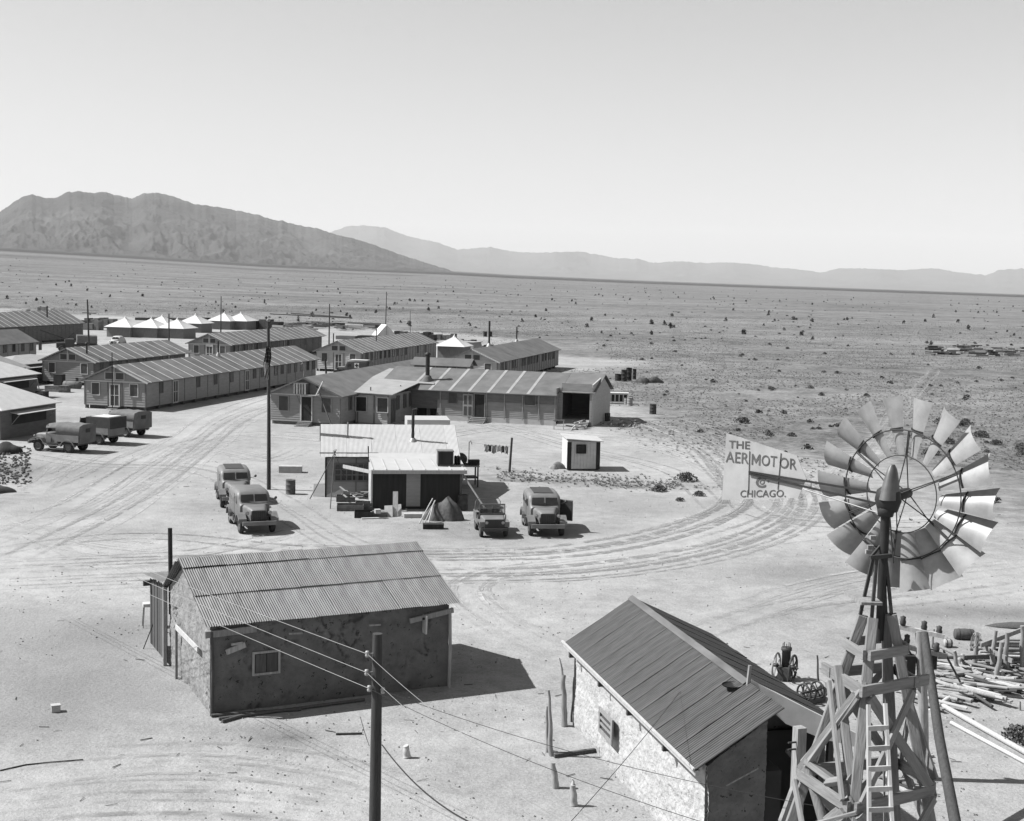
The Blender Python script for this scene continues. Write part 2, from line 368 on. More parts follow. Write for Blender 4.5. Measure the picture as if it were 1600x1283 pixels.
def barracks(label, w0, w1, a0, a1, he=2.75, hr=4.15, floor=0.35, fascia=True, wins=(), doors=(), step=2.0, pipes=(), gable='door', sid=None, sidR=None, felt=None, bats=True, front=True, group='prefabricated camp barracks', panel=1.22, gabwin=True, vpanel=False):
    sid = sid or M_sid; sidR = sidR or M_sid; felt = felt or M_felt
    Wd, Ln = w1 - w0, a1 - a0; hw = Wd / 2
    t = thing('barracks', label, 'barracks', camp((w0 + w1) / 2, a0), -AZ, group)
    sl = (hr - he) / hw
    core = MB()                                          # walls
    core.prism([(-hw, 0, floor), (hw, 0, floor), (hw, 0, he - 0.02), (0, 0, hr - 0.08), (-hw, 0, he - 0.02)], (0, Ln, 0))
    lap(core, (-hw, 0, 0), (hw, 0, 0), floor, hr - 0.1, (0, -1, 0), 0.24, lambda z: (0, 1) if z < he - .03 else ((z - he + .05) / (hr - he) / 2, 1 - (z - he + .05) / (hr - he) / 2))
    core.build('wall', sid, t)
    side = MB()
    if not vpanel: lap(side, (hw, 0, 0), (hw, Ln, 0), floor, he - 0.02, (1, 0, 0), 0.24)
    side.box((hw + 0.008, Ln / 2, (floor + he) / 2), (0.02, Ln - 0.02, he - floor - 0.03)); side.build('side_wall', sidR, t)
    sk = MB()
    for y in np.arange(0.15, Ln, 2.4): sk.box((hw - 0.15, y, floor / 2 - .1), (0.25, 0.25, floor + 0.2 - .02))
    for x in np.linspace(-hw + .15, hw - .15, 4): sk.box((x, 0.2, floor / 2 - .1), (0.25, 0.25, floor + 0.2 - .02))
    sk.box((0, Ln / 2, floor / 2 - .06), (Wd - 0.7, Ln - 0.7, floor + 0.1)); sk.build('foundation', M_woodD, t)
    k = 0
    for y in np.arange(panel, Ln - 0.2, panel):
        MB().box((hw + 0.05, y, (floor + he) / 2), (0.03, 0.055, he - floor - 0.06)).build('batten', M_sidD if not vpanel else M_sidD, t)
    for y, hh in ((0.03, he), ):
        for s in (-1, 1): MB().box((s * (hw - 0.05), -0.055, (floor + he) / 2), (0.1, 0.03, he - floor)).build('corner_board', M_sidD if s > 0 else M_sidD, t)
    tb = MB().box((0, -0.07, he - 0.1), (Wd, 0.05, 0.12)); tb.build('tie_board', M_trim, t)
    ov, oe = 0.35, 0.35                                  # roof: two slopes, eave and verge overhang
    for s, nm in ((-1, 'roof_slope'), (1, 'roof_slope')):
        e = Vector((s * (hw + oe), -ov, he - oe * sl)); r0 = Vector((0, -ov, hr))
        pl = [e, r0, r0 + Vector((0, Ln + 2 * ov, 0)), e + Vector((0, Ln + 2 * ov, 0))]
        rf = MB().prism(pl, (0, 0, 0.07)); ro = rf.build(nm, felt, t)
        if bats and s > 0:
            for y in np.arange(0.4, Ln + ov - .2, step):
                yy = y + random.uniform(-.06, .06)
                a = Vector((0.05, yy, hr + 0.07 - 0.05 * sl)); b = Vector((hw + oe, yy, he - oe * sl + 0.075))
                MB().bar(a, b, 0.14, 0.03).build('roof_batten', M_batten, ro)
                MB().prism([(0.06, yy + .08, hr + .062 - .06 * sl), (hw + oe, yy + .08, he - oe * sl + .062), (hw + oe, yy + step - .08, he - oe * sl + .062), (0.06, yy + step - .08, hr + .062 - .06 * sl)], (0, 0, .014)).build('felt_strip', M_felt, ro)
    if fascia:
        for s in (-1, 1):
            MB().bar((s * (hw + oe), -ov - .02, he - oe * sl + .01), (0, -ov - .02, hr + .01), 0.04, 0.14, up=(0, 0, 1)).build('barge_board', M_trim if s > 0 else M_sidD, t)
    if front:
        if gabwin:
            for s in (-1, 1): opening(t, 'vent_window', (s * 0.55, -0.03, he + 0.42), 0.85, 0.62, (0, -1, 0), M_screen, fw=0.06)
            MB().box((0, -0.12, hr - .75), (0.09, 0.07, 1.35)).build('centre_post', M_trim, t)
        for s in (-1, 1): opening(t, 'window', (s * hw * 0.62, -0.03, floor + 1.55), 0.78, 1.1, (0, -1, 0), M_screen, fw=0.08)
        if gable == 'door':
            d = opening(t, 'door', (0, -0.03, floor + 1.0), 0.86, 1.95, (0, -1, 0), M_screen, fw=0.12, mull=1, rail=1)
            for s in (-1, 1): MB().box((s * 0.75, -0.06, (floor + he) / 2), (0.07, 0.04, he - floor - .1)).build('panel_board', M_sidD, t)
            st = MB()
            for q in range(2): st.box((0, -0.3 - 0.28 * q, floor - 0.08 - 0.16 * q), (1.1, 0.27, 0.05))
            st.build('step', M_wood, t)
    for y in wins: opening(t, 'window', (hw + 0.03, y, floor + 1.72), 0.6, random.uniform(.98, 1.08), (1, 0, 0), random.choice([M_screen, M_screen, M_glass, M_dark, M_sidD]), frame=M_sidD, fw=0.06)
    for y in doors: opening(t, 'door', (hw + 0.03, y, floor + 1.08), 0.85, 2.0, (1, 0, 0), M_screen, fw=0.11, mull=1, rail=1)
    for x, y, h, r, base in pipes:
        zz = hr - abs(x) * sl
        o = MB().tube([(x, y, zz - .1), (x, y, zz + h)], r, 10).build('stove_pipe', M_black, t)
        if base: MB().lathe([(r * 4, zz - .12), (r * 3, zz + .12), (r * 1.1, zz + .5)], (x, y, 0), n=12).build('flashing', M_galv, o)
        else: MB().lathe([(r * 2, zz + h - .02), (r * 2, zz + h + .04), (r * .2, zz + h + .18)], (x, y, 0), n=10).build('rain_cap', M_black, o)
    return t
def wall_a(px, py, w):                                    # where on the long wall w = const a pixel column falls
    d = ray(px, py); q = w / d.dot(WV); return q * d.dot(AV)
A0 = 115.2
bA = barracks('long clapboard barracks with pale striped roof behind the flagpole', -72.1, -65.6, A0, 155.5,
    wins=[wall_a(x, 600, -65.6) - A0 for x in (251, 309, 336, 361, 397, 409, 430, 440, 451, 461, 471, 480, 489)],
    doors=[wall_a(x, 600, -65.6) - A0 for x in (273, 385)], pipes=[(0.5, wall_a(339, 560, -68.5) - A0, 1.7, 0.09, True)], step=2.05, panel=2.44)
MB().bar((-3.0, 0, 0.9), (0, 0, 0), .1, .1)
MB().tube([(0, -0.5, 0.0), (0, -0.5, 5.4)], 0.045, 8).build('whip_pole', M_black, bA)
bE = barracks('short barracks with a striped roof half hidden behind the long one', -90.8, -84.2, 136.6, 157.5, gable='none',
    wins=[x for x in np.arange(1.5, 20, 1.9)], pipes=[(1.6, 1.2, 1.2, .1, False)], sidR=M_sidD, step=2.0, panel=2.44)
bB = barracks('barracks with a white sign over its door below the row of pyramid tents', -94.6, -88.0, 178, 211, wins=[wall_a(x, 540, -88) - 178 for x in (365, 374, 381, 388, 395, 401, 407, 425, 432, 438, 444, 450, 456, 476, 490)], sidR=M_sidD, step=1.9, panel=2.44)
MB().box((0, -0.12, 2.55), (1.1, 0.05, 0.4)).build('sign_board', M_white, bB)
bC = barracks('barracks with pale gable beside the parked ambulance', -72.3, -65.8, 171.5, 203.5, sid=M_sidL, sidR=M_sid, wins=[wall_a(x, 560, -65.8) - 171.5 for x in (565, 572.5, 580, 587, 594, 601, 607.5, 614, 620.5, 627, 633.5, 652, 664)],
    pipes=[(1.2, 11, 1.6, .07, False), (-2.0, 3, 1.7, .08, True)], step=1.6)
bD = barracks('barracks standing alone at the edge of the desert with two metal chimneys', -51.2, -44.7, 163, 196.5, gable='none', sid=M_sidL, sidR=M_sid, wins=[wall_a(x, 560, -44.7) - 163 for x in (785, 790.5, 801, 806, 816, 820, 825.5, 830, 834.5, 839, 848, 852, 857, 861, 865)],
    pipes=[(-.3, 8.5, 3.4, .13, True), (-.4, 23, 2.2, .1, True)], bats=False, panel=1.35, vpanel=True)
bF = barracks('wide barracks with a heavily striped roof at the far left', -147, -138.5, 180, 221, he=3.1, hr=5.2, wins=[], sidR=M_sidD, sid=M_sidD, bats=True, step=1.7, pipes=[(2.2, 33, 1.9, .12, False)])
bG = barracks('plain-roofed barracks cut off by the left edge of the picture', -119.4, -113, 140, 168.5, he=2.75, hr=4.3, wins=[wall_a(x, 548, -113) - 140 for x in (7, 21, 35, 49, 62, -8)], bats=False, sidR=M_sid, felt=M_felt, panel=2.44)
# ------------------------------------------------------------------ mess hall: two wings and the low-roofed kitchen between them
mh = thing('mess_hall', 'rambling clapboard mess hall with two wings and an open garage bay', 'building', camp(-47.65, 110.7), -AZ)
def L2(w, a, z=0.0): return Vector((w + 47.65, a - 110.7, z))
fl, he, hr = 0.4, 2.75, 4.15
wl = MB(); hw = 3.25
wl.prism([L2(-50.9, 110.7, fl), L2(-44.4, 110.7, fl), L2(-44.4, 110.7, he - .02), L2(-47.65, 110.7, hr - .08), L2(-50.9, 110.7, he - .02)], (0, 28, 0))
lap(wl, L2(-50.9, 110.7), L2(-44.4, 110.7), fl - .1, hr - .1, (0, -1, 0), 0.2, lambda z: (0, 1) if z < he - .03 else ((z - he + .05) / 2.8, 1 - (z - he + .05) / 2.8))
wl.build('wall', M_sid, mh)
w2 = MB(); lap(w2, L2(-44.4, 110.7), L2(-44.4, 114.3), fl - .1, he, (1, 0, 0), 0.2); w2.box(L2(-44.39, 112.5, 1.6), (.02, 3.5, 2.3)); w2.build('side_wall', M_sid, mh)
MB().box(L2(-47.65, 124.6, .1), (6.3, 27.6, .8)).build('foundation', M_sidD, mh)
MB().box(L2(-47.65, 110.66, he - .1), (6.4, .05, .1)).build('tie_board', M_trim, mh)
for s in (-1, 1):
    e = L2(-47.65 + s * 3.6, 110.3, he - .15); r0 = L2(-47.65, 110.3, hr)
    o = MB().prism([e, r0, r0 + Vector((0, 29, 0)), e + Vector((0, 29, 0))], (0, 0, .07)).build('roof_slope', M_felt, mh)
    MB().bar(e + Vector((0, -.02, .01)), r0 + Vector((0, -.02, .01)), .04, .14).build('barge_board', M_sidD, mh)
# right wing: ridge runs across
ww0, ww1, wf, wb = -44.4, -24.3, 120.3, 129.3
rz_, ra = 4.35, 125.6
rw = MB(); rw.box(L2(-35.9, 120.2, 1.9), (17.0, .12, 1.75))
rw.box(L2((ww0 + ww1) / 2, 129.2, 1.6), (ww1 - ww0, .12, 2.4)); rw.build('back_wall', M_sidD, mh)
f1 = MB(); lap(f1, L2(-38.6, 120.1), L2(-27.4, 120.1), fl + .15, he - .02, (0, -1, 0), 0.16); f1.build('front_wall', M_sid, mh)
f2 = MB(); f2.box(L2(-33, 120.06, 2.32), (11.2, .09, .85)); f2.build('upper_panel', M_sidD, mh)
for x in (-38.3, -35.6, -33.9, -32.2, -30.5, -29.0, -27.5):
    MB().box(L2(x, 120.0, 1.5), (.09, .06, 2.3)).build('batten', M_sid, mh)
sk = MB(); sk.box(L2(-33, 120.12, .22), (11.2, .1, .6)); sk.build('skirting', M_sidL, mh)
# gable end and garage bay
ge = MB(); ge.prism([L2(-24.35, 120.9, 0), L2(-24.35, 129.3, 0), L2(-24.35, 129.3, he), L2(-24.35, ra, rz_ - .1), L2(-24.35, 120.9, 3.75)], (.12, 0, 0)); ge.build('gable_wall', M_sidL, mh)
fac = MB(); fac.box(L2(-25.75, 121, 3.45), (2.75, .1, .75)); fac.box(L2(-27.2, 121, 1.9), (.35, .1, 3.0)); fac.box(L2(-24.42, 120.95, 1.8), (.2, .14, 3.5)); fac.build('garage_front', M_sid, mh)
MB().box(L2(-27.42, 120.6, 1.9), (.1, 1.1, 3.0)).build('reveal_wall', M_sid, mh)
inn = MB(); inn.box(L2(-25.9, 126.6, 1.7), (3.2, .1, 3.1)); inn.box(L2(-27.45, 124, 1.7), (.1, 5.6, 3.1)); inn.build('garage_inner_wall', M_sidD, mh)
rp = MB(); rp.prism([L2(-27.3, 121.1, .5), L2(-24.5, 121.1, .5), L2(-24.5, 119.7, 0.0), L2(-27.3, 119.7, 0.0)], (0, 0, .05)); rp.box(L2(-25.9, 124, .3), (3.0, 5.6, .42)); rp.build('ramp', M_wood, mh)
def wing_roof(nm, w0, w1, a0, z0, m_):
    return MB().prism([L2(w0, a0, z0), L2(w1, a0, z0), L2(w1, ra, rz_), L2(w0, ra, rz_)], (0, 0, .07)).build(nm, m_, mh)
slp = (rz_ - 2.68) / (ra - 119.75)
rs = wing_roof('roof_slope', -44.6, -27.3, 119.75, 2.68, M_felt)
wing_roof('roof_slope', -27.28, -24.0, 120.75, 2.68 + slp * 1.0, M_felt)
MB().prism([L2(-44.6, 129.9, 2.7), L2(-24.0, 129.9, 2.7), L2(-24.0, ra + .03, rz_), L2(-44.6, ra + .03, rz_)], (0, 0, .07)).build('roof_slope', M_felt, mh)
for i, x in enumerate((-41.2, -39.3, -37.4, -35.55, -33.7, -31.9, -30.0)):
    MB().bar(L2(x, 119.8, 2.68 + .09), L2(x + .15, ra, rz_ + .08), .28, .02, up=(0, 0, 1)).build('roof_strip', M_felt2, rs)
    if i < 5: MB().prism([L2(x + .16, 119.85, 2.70 + .055), L2(x + 1.66, 119.85, 2.70 + .055), L2(x + 1.70, 122.0, 2.70 + slp * 2.15 + .055), L2(x + .2, 122.0, 2.70 + slp * 2.15 + .055)], (0, 0, .02)).build('roof_patch', M_felt2, rs)
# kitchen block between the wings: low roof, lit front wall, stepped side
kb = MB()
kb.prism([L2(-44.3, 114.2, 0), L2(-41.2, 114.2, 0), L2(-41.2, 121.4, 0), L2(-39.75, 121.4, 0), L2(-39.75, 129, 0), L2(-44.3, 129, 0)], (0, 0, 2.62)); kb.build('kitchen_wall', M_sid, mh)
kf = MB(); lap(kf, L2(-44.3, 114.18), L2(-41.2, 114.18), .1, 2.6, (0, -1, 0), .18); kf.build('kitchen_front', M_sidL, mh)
for x in (-44.1, -42.55, -41.25): MB().box(L2(x, 114.1, 1.3), (.1, .05, 2.5)).build('batten', M_sidD, mh)
kr = MB()
def zk(w, a): return 2.66 + 0.075 * (a - 114) + .02 * (-w - 40)
pts = [(-44.9, 113.8), (-40.75, 113.8), (-40.75, 121.0), (-39.3, 121.0), (-39.3, 129.2), (-46.4, 129.2), (-46.4, 122)]
kr.prism([L2(w, a, zk(w, a)) for w, a in [(-45.2, 113.8), (-40.75, 113.8), (-40.75, 121.0), (-45.9, 121.0)]], (0, 0, .07))
kr.prism([L2(w, a, zk(w, a)) for w, a in [(-45.9, 121.003), (-39.3, 121.003), (-39.3, 128.6), (-46.4, 128.6)]], (0, 0, .07)); ko = kr.build('kitchen_roof', M_felt2, mh)
for wv, p in ((-44.0, 114.1), (-42.0, 114.1)): opening(mh, 'window', L2(wv + .25, p, 1.75), .95, 1.25, (0, -1, 0), M_glass, fw=.07)
for a_ in (116.0, 117.9, 119.4): opening(mh, 'window', L2(-41.17, a_ + .4, 1.8), .55, 1.15, (1, 0, 0), M_screen, frame=M_sidD)
opening(mh, 'door', L2(-41.17, 115.2, 1.2), .8, 2.0, (1, 0, 0), M_screen, frame=M_sidD)
opening(mh, 'door', L2(-40.5, 121.36, 1.2), .95, 2.1, (0, -1, 0), M_dark, frame=M_sid, fw=.15)
opening(mh, 'window', L2(-39.72, 124.5, 1.8), .6, 1.2, (1, 0, 0), M_screen, frame=M_sidD)
MB().tube([L2(-38.95, 121.0, 0), L2(-38.95, 121.0, 2.7)], .06, 8).build('porch_post', M_trim, mh)
ch = MB().tube([L2(-40.3, 122.2, 3.0), L2(-40.3, 122.2, 5.9)], .2, 14).build('chimney', M_black, mh)
MB().lathe([(.55, 3.2), (.5, 3.5), (.36, 3.75), (.36, 3.85), (.2, 3.9)], L2(-40.3, 122.2, 0), n=16).build('chimney_base', M_felt, ch)
MB().lathe([(.3, 5.85), (.3, 5.92), (.05, 6.1)], L2(-40.3, 122.2, 0), n=12).build('chimney_cap', M_black, ch)
for wv, av in ((-43.3, 115.2), (-41.6, 118.4), (-41.3, 123.2)): MB().tube([L2(wv, av, 2.6), L2(wv, av, 3.2)], .05, 6).build('vent_pipe', M_black, ko)
# openings of the wings
for s in (-1, 1): opening(mh, 'window', L2(-47.65 + s * 2.0, 110.66, 1.85), .85, 1.25, (0, -1, 0), M_screen, frame=M_sid)
opening(mh, 'window', L2(-44.36, 112.9, 1.9), .6, 1.1, (1, 0, 0), M_screen, frame=M_sidD)
dr = opening(mh, 'door', L2(-47.5, 110.64, 1.45), .95, 2.1, (0, -1, 0), M_dark, fw=.1)
lf = MB().box((-.45, 0, 0), (.9, .05, 2.05)); lfo = lf.build('door_leaf', M_trim, mh, L2(-47.95, 110.55, 1.45), R(-62))
for q in (-.7, -.2): MB().box((q, -.03, .45), (.2, .02, .8)).build('door_panel', M_screen, lfo)
stp = MB()
for q in range(4): stp.box(L2(-47.5, 110.35 - .27 * q, .34 - .1 * q), (1.25, .28, .06))
for s in (-.55, .55): stp.prism([L2(-47.5 + s, 110.5, 0), L2(-47.5 + s, 109.35, 0), L2(-47.5 + s, 110.5, .34)], (.05, 0, 0))
stp.build('door_steps', M_wood, mh)
cb = MB().box(L2(-47.75, 110.15, 3.25), (1.15, .85, .95)).build('cooler_box', M_crate, mh)
for q in range(5): MB().box(L2(-48.25 + q * .25, 109.70, 3.25), (.13, .03, .9)).build('cooler_slat', M_wood, cb)
MB().box(L2(-47.2, 110.2, 2.74), (2.0, .95, .05)).build('cooler_shelf', M_trim, cb)
MB().bar(L2(-46.25, 109.8, 2.76), L2(-45.95, 110.55, 3.9), .06, .1).build('shelf_brace', M_trim, cb)
MB().bar(L2(-48.1, 109.8, 2.72), L2(-48.1, 110.6, 1.9), .06, .08).build('shelf_brace', M_wood, cb)
MB().bar(L2(-46.6, 110.5, 3.7), L2(-44.5, 109.2, .1), .07, .12).build('prop_pole', M_woodD, mh)
MB().tube([L2(-47.65, 110.4, 4.1), L2(-47.65, 110.4, 5.3), L2(-47.8, 110.4, 5.45), L2(-47.95, 110.4, 5.3)], .05, 8).build('vent_pipe', M_wood, mh)
opening(mh, 'window', L2(-37.1, 120.03, 2.1), .8, 1.0, (0, -1, 0), M_screen, frame=M_sidD)
opening(mh, 'window', L2(-29.8, 120.0, 2.25), .95, .95, (0, -1, 0), M_screen, frame=M_sidD)
opening(mh, 'door', L2(-34.55, 120.02, 1.5), .95, 2.1, (0, -1, 0), M_dark, frame=M_sid)
lf = MB().box((0, 0, 0), (.95, .05, 2.1)); lfo = lf.build('door_leaf', M_sid, mh, L2(-35.65, 119.93, 1.5), 0)
for x in (-.22, .22):
    for z in (-.5, .5): MB().box((x, -.03, z), (.28, .02, .8)).build('door_panel', M_screen, lfo)
stp = MB()
for q in range(4): stp.box(L2(-34.55, 119.75 - .3 * q, .42 - .12 * q), (1.5, .3, .06))
for s in (-.75, .7): stp.prism([L2(-34.55 + s, 119.9, 0), L2(-34.55 + s, 118.5, 0), L2(-34.55 + s, 119.9, .42)], (.05, 0, 0))
stp.build('door_steps', M_wood, mh)
# roof monitor with its row of screened openings
mo = MB(); m0, m1, ma0, ma1 = -43.4, -37.9, 127.3, 129.2
mo.box(L2((m0 + m1) / 2, 128.3, 3.9), (m1 - m0, 1.8, 1.3)); mo_ = mo.build('roof_monitor', M_sidD, mh)
MB().box(L2((m0 + m1) / 2, 127.34, 3.45), (m1 - m0 + .02, .06, .32)).build('sill_board', M_sid, mo_)
for q in range(6): MB().box(L2(m0 + .05 + q * (m1 - m0 - .1) / 5, 127.33, 3.95), (.09, .08, 1.1)).build('mullion', M_sid, mo_)
for s in (-1, 1):
    MB().prism([L2(m0 - .3, 128.3 + s * 1.3, 4.45), L2(m1 + .3, 128.3 + s * 1.3, 4.45), L2(m1 + .3, 128.3, 5.15), L2(m0 - .3, 128.3, 5.15)], (0, 0, .06)).build('monitor_roof', M_felt, mo_)
MB().prism([L2(m1 - .02, 127.4, 4.5), L2(m1 - .02, 129.2, 4.5), L2(m1 - .02, 128.3, 5.12)], (.03, 0, 0)).build('monitor_gable', M_sid, mo_)
# ------------------------------------------------------------------ adobe houses and sheds
def corr(width, length, pitch=0.076, amp=0.012, seed=0):
    """one corrugated sheet lying in x (across) and y (down the slope, negative), z up"""
    n = int(round(width / pitch)) * 6; vs = []; fs = []; rn = random.Random(seed)
    segs = 5; sag = [rn.uniform(-.006, .006) for _ in range(segs + 1)]
    for j in range(segs + 1):
        for i in range(n + 1):
            x = width * i / n; w = amp * math.cos(2 * PI * x / pitch)
            vs.append((x, -length * j / segs, w + sag[j] + (0.012 * (i / n - .5) * rn.uniform(-1, 1) if j == segs else 0)))
    for j in range(segs):
        for i in range(n): fs.append((j * (n + 1) + i, (j + 1) * (n + 1) + i, (j + 1) * (n + 1) + i + 1, j * (n + 1) + i + 1))
    return vs, fs
def corr_mesh(name, width, length, m_, seed=0, pitch=0.076, amp=0.012):
    mb = MB(); v, f = corr(width, length, pitch, amp, seed); mb.add(v, f, True); return mb.mesh(name, m_)
M_tin = mat('weathered_tin', 0.165, var=0.45, scale=1.6, stretch=(2.2, .5, 1), rough=0.55, metal=0.25, spec=0.4, objvar=0.10, detail=8)
M_tin2 = mat('dark_tin', 0.082, var=0.6, scale=1.8, stretch=(2.5, .5, 1), rough=0.55, metal=0.25, spec=0.4, objvar=0.06, detail=8)
M_tinW = mat('bright_tin', 0.52, var=0.09, scale=1.5, rough=0.6, spec=0.3, objvar=0.04)
M_adobeShade = mat('adobe_shaded', 0.17, var=0.34, scale=1.6, bump=0.8, bscale=9, rough=0.95, detail=9)  # mud darkened to paint in the shade on these walls
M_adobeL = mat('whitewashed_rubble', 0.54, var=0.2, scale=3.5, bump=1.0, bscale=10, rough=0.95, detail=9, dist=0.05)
M_adobeLit = mat('adobe_lit', 0.30, var=0.34, scale=2.0, bump=0.9, bscale=9, rough=0.95, detail=9, dist=0.04)  # lighter copy of the mud, painted for the sunlit gable
def paint_hole_shade(m_, scale, thr, dark, cmul=1.0):
    # gaps and lost mortar: shade of the hollows painted on as ragged dark spots
    L = m_.node_tree.links; p = m_.node_tree.nodes['Principled BSDF']; src = p.inputs['Base Color'].links[0].from_socket
    tc = nod(m_, 'ShaderNodeTexCoord'); n = nod(m_, 'ShaderNodeTexNoise', Scale=scale * 1.7, Detail=4); L.new(tc.outputs['Object'], n.inputs[0])
    mx = nod(m_, 'ShaderNodeMix', data_type='VECTOR'); mx.inputs[0].default_value = .34; L.new(tc.outputs['Object'], mx.inputs[4]); L.new(n.outputs['Color'], mx.inputs[5])
    v = nod(m_, 'ShaderNodeTexVoronoi', Scale=scale, Randomness=1.0); L.new(mx.outputs[1], v.inputs['Vector'])
    r = nod(m_, 'ShaderNodeMapRange'); L.new(v.outputs['Distance'], r.inputs[0]); r.inputs[1].default_value = thr * .8; r.inputs[2].default_value = thr; r.inputs[3].default_value = dark; r.inputs[4].default_value = 1.0
    mu = nod(m_, 'ShaderNodeMath', operation='MULTIPLY'); L.new(src, mu.inputs[0]); L.new(r.outputs[0], mu.inputs[1]); L.new(mu.outputs[0], p.inputs['Base Color'])
paint_hole_shade(M_adobeShade, 5.0, .17, .22); paint_hole_shade(M_adobeShade, 11.0, .2, .5); paint_hole_shade(M_adobeLit, 6.0, .2, .3); paint_hole_shade(M_adobeL, 7.0, .17, .4)
def rough_wall(nm, m_, parent, p0, p1, zt0, zt1, out, crack=0.05, seed=0, res=0.06, pits=0.0, apex=None):
    """eroded mud wall from p0 to p1 (x,y), top height zt0..zt1 (apex: (t,z) optional), displaced along out"""
    p0 = Vector(p0); p1 = Vector(p1); out = Vector(out); ln = (p1 - p0).length
    def top(u):
        if apex:
            t, z = apex; return zt0 + (z - zt0) * u / t if u < t else z + (zt1 - z) * (u - t) / (1 - t)
        return zt0 + (zt1 - zt0) * u
    def fn(u, v):
        q = p0.lerp(p1, u); z = top(u) * v - 0.05 * (1 - v)
        s = u * ln
        d = 0.05 * noise.noise(Vector((s * 0.9, z * 1.1, seed))) + 0.025 * noise.noise(Vector((s * 3, z * 3, seed + 2))) + 0.012 * noise.noise(Vector((s * 9, z * 9, seed)))
        w = Vector((s * 0.8 + .5 * noise.noise(Vector((s * 2, z * 2, 1))) + .12 * noise.noise(Vector((s * 9, z * 9, 3))), z * 0.75 + .5 * noise.noise(Vector((s * 2, z * 2, 8))) + .12 * noise.noise(Vector((s * 9, z * 9, 6))), seed))
        ds, _ = noise.voronoi(w); e = ds[1] - ds[0]
        msk = max(0, min(1, -0.1 + 3.2 * noise.noise(Vector((s * 0.6, z * 0.6, seed + 20)))))
        if e < 0.045: d -= crack * msk * (1 - e / 0.045)
        if crack > .12:
            ds3, _ = noise.voronoi(Vector((s * 3.0, z * 2.7, seed + 9))); m3 = max(0, min(1, .75 + 1.2 * noise.noise(Vector((s * .9, z * .9, seed + 31)))))
            rr3 = .30 + .16 * noise.noise(Vector((s * 9, z * 6, 2)))
            if ds3[0] < rr3: d -= .10 * m3 * (1 - ds3[0] / rr3) ** .5
        if pits:
            ds2, _ = noise.voronoi(Vector((s * 5.5, z * 7.5, seed + 5))); e2 = ds2[1] - ds2[0]
            d -= pits * max(0, 1 - e2 / 0.25)
        d -= 0.10 * max(0, 0.25 - z) + 0.02
        d *= min(1, 12 * u, 12 * (1 - u)) if pits == 0 else 1
        return q + out * d + Vector((0, 0, z))
    mb = MB(); mb.grid(fn, max(4, int(ln / res)), max(4, int(max(zt0, zt1, apex[1] if apex else 0) / res)), True)
    return mb.build(nm, m_, parent)
def onwall(P0, d, px, py):
    """distance along and height on the vertical plane through P0 with direction d"""
    P0 = Vector(P0); d = Vector(d).normalized(); r = ray(px, py); n = Vector((d.y, -d.x, 0)); t = n.dot(P0) / n.dot(r)
    q = Vector((0, 0, CH)) + r * t; return (q - P0).dot(d), q.z
O1 = Vector((-8.96, 40.61, 0)); RZ1 = R(26.2); X1 = Vector((math.cos(RZ1), math.sin(RZ1), 0))
h1 = thing('adobe_house', 'cracked adobe house in shade under a rusty corrugated roof', 'house', O1, RZ1)
rough_wall('front_wall', M_adobeShade, h1, (0, 0, 0), (7.85, 0, 0), 2.72, 2.72, (0, -1, 0), crack=0.15, seed=1.0, res=0.035, pits=0.0)
rough_wall('gable_wall', M_adobeLit, h1, (0, 5.7, 0), (0, 0, 0), 2.7, 2.65, (-1, 0, 0), crack=0.1, seed=5.0, res=0.05, pits=0.02, apex=(0.35, 3.85))
rough_wall('gable_wall', M_adobeShade, h1, (7.85, 0, 0), (7.85, 5.7, 0), 2.65, 2.7, (1, 0, 0), seed=8.0, apex=(0.65, 3.85), res=.1)
MB().box((3.92, 2.95, 1.3), (7.2, 4.9, 2.5)).build('inner_core', M_adobeShade, h1)
rl = math.hypot(3.85, 1.24); th = math.atan2(1.24, 3.85); nS = 12; sw = 8.3 / nS
rw = [(0, .62, .062), (.56, 1.75, .031), (2.22, 1.86, .0)]
for ri, (d0, ln, lift) in enumerate(rw):
    meshes = [corr_mesh('roof_sheet', sw + 0.07, ln, M_tin, seed=ri * 7 + q) for q in range(3)]
    for k in range(nS):
        y = 3.75 - d0 * math.cos(th); z = 4.02 - d0 * math.sin(th) + lift + (k % 2) * 0.006 + random.uniform(-.012, .012)
        ob('roof_sheet', meshes[k % 3], h1, (-.14 + k * sw, y, z), rot=(th, random.uniform(-.006, .006), random.uniform(-.003, .003)))
mbk = corr_mesh('roof_sheet', sw + .07, 2.35, M_tin, 3); thb = math.atan2(1.25, 1.95)
for k in range(nS): ob('roof_sheet', mbk, h1, (-.14 + (k + 1) * sw, 3.78, 4.0), rot=(thb, 0, PI))
MB().box((4, 3.76, 4.03), (8.3, .22, .02)).build('ridge_cap', M_tin, h1)
rfr = MB()
for x in np.arange(.1, 8, 1.1): rfr.bar((x, .03, 2.66), (x, 3.7, 3.9), .06, .09)
rfr.build('rafter', M_woodD, h1)
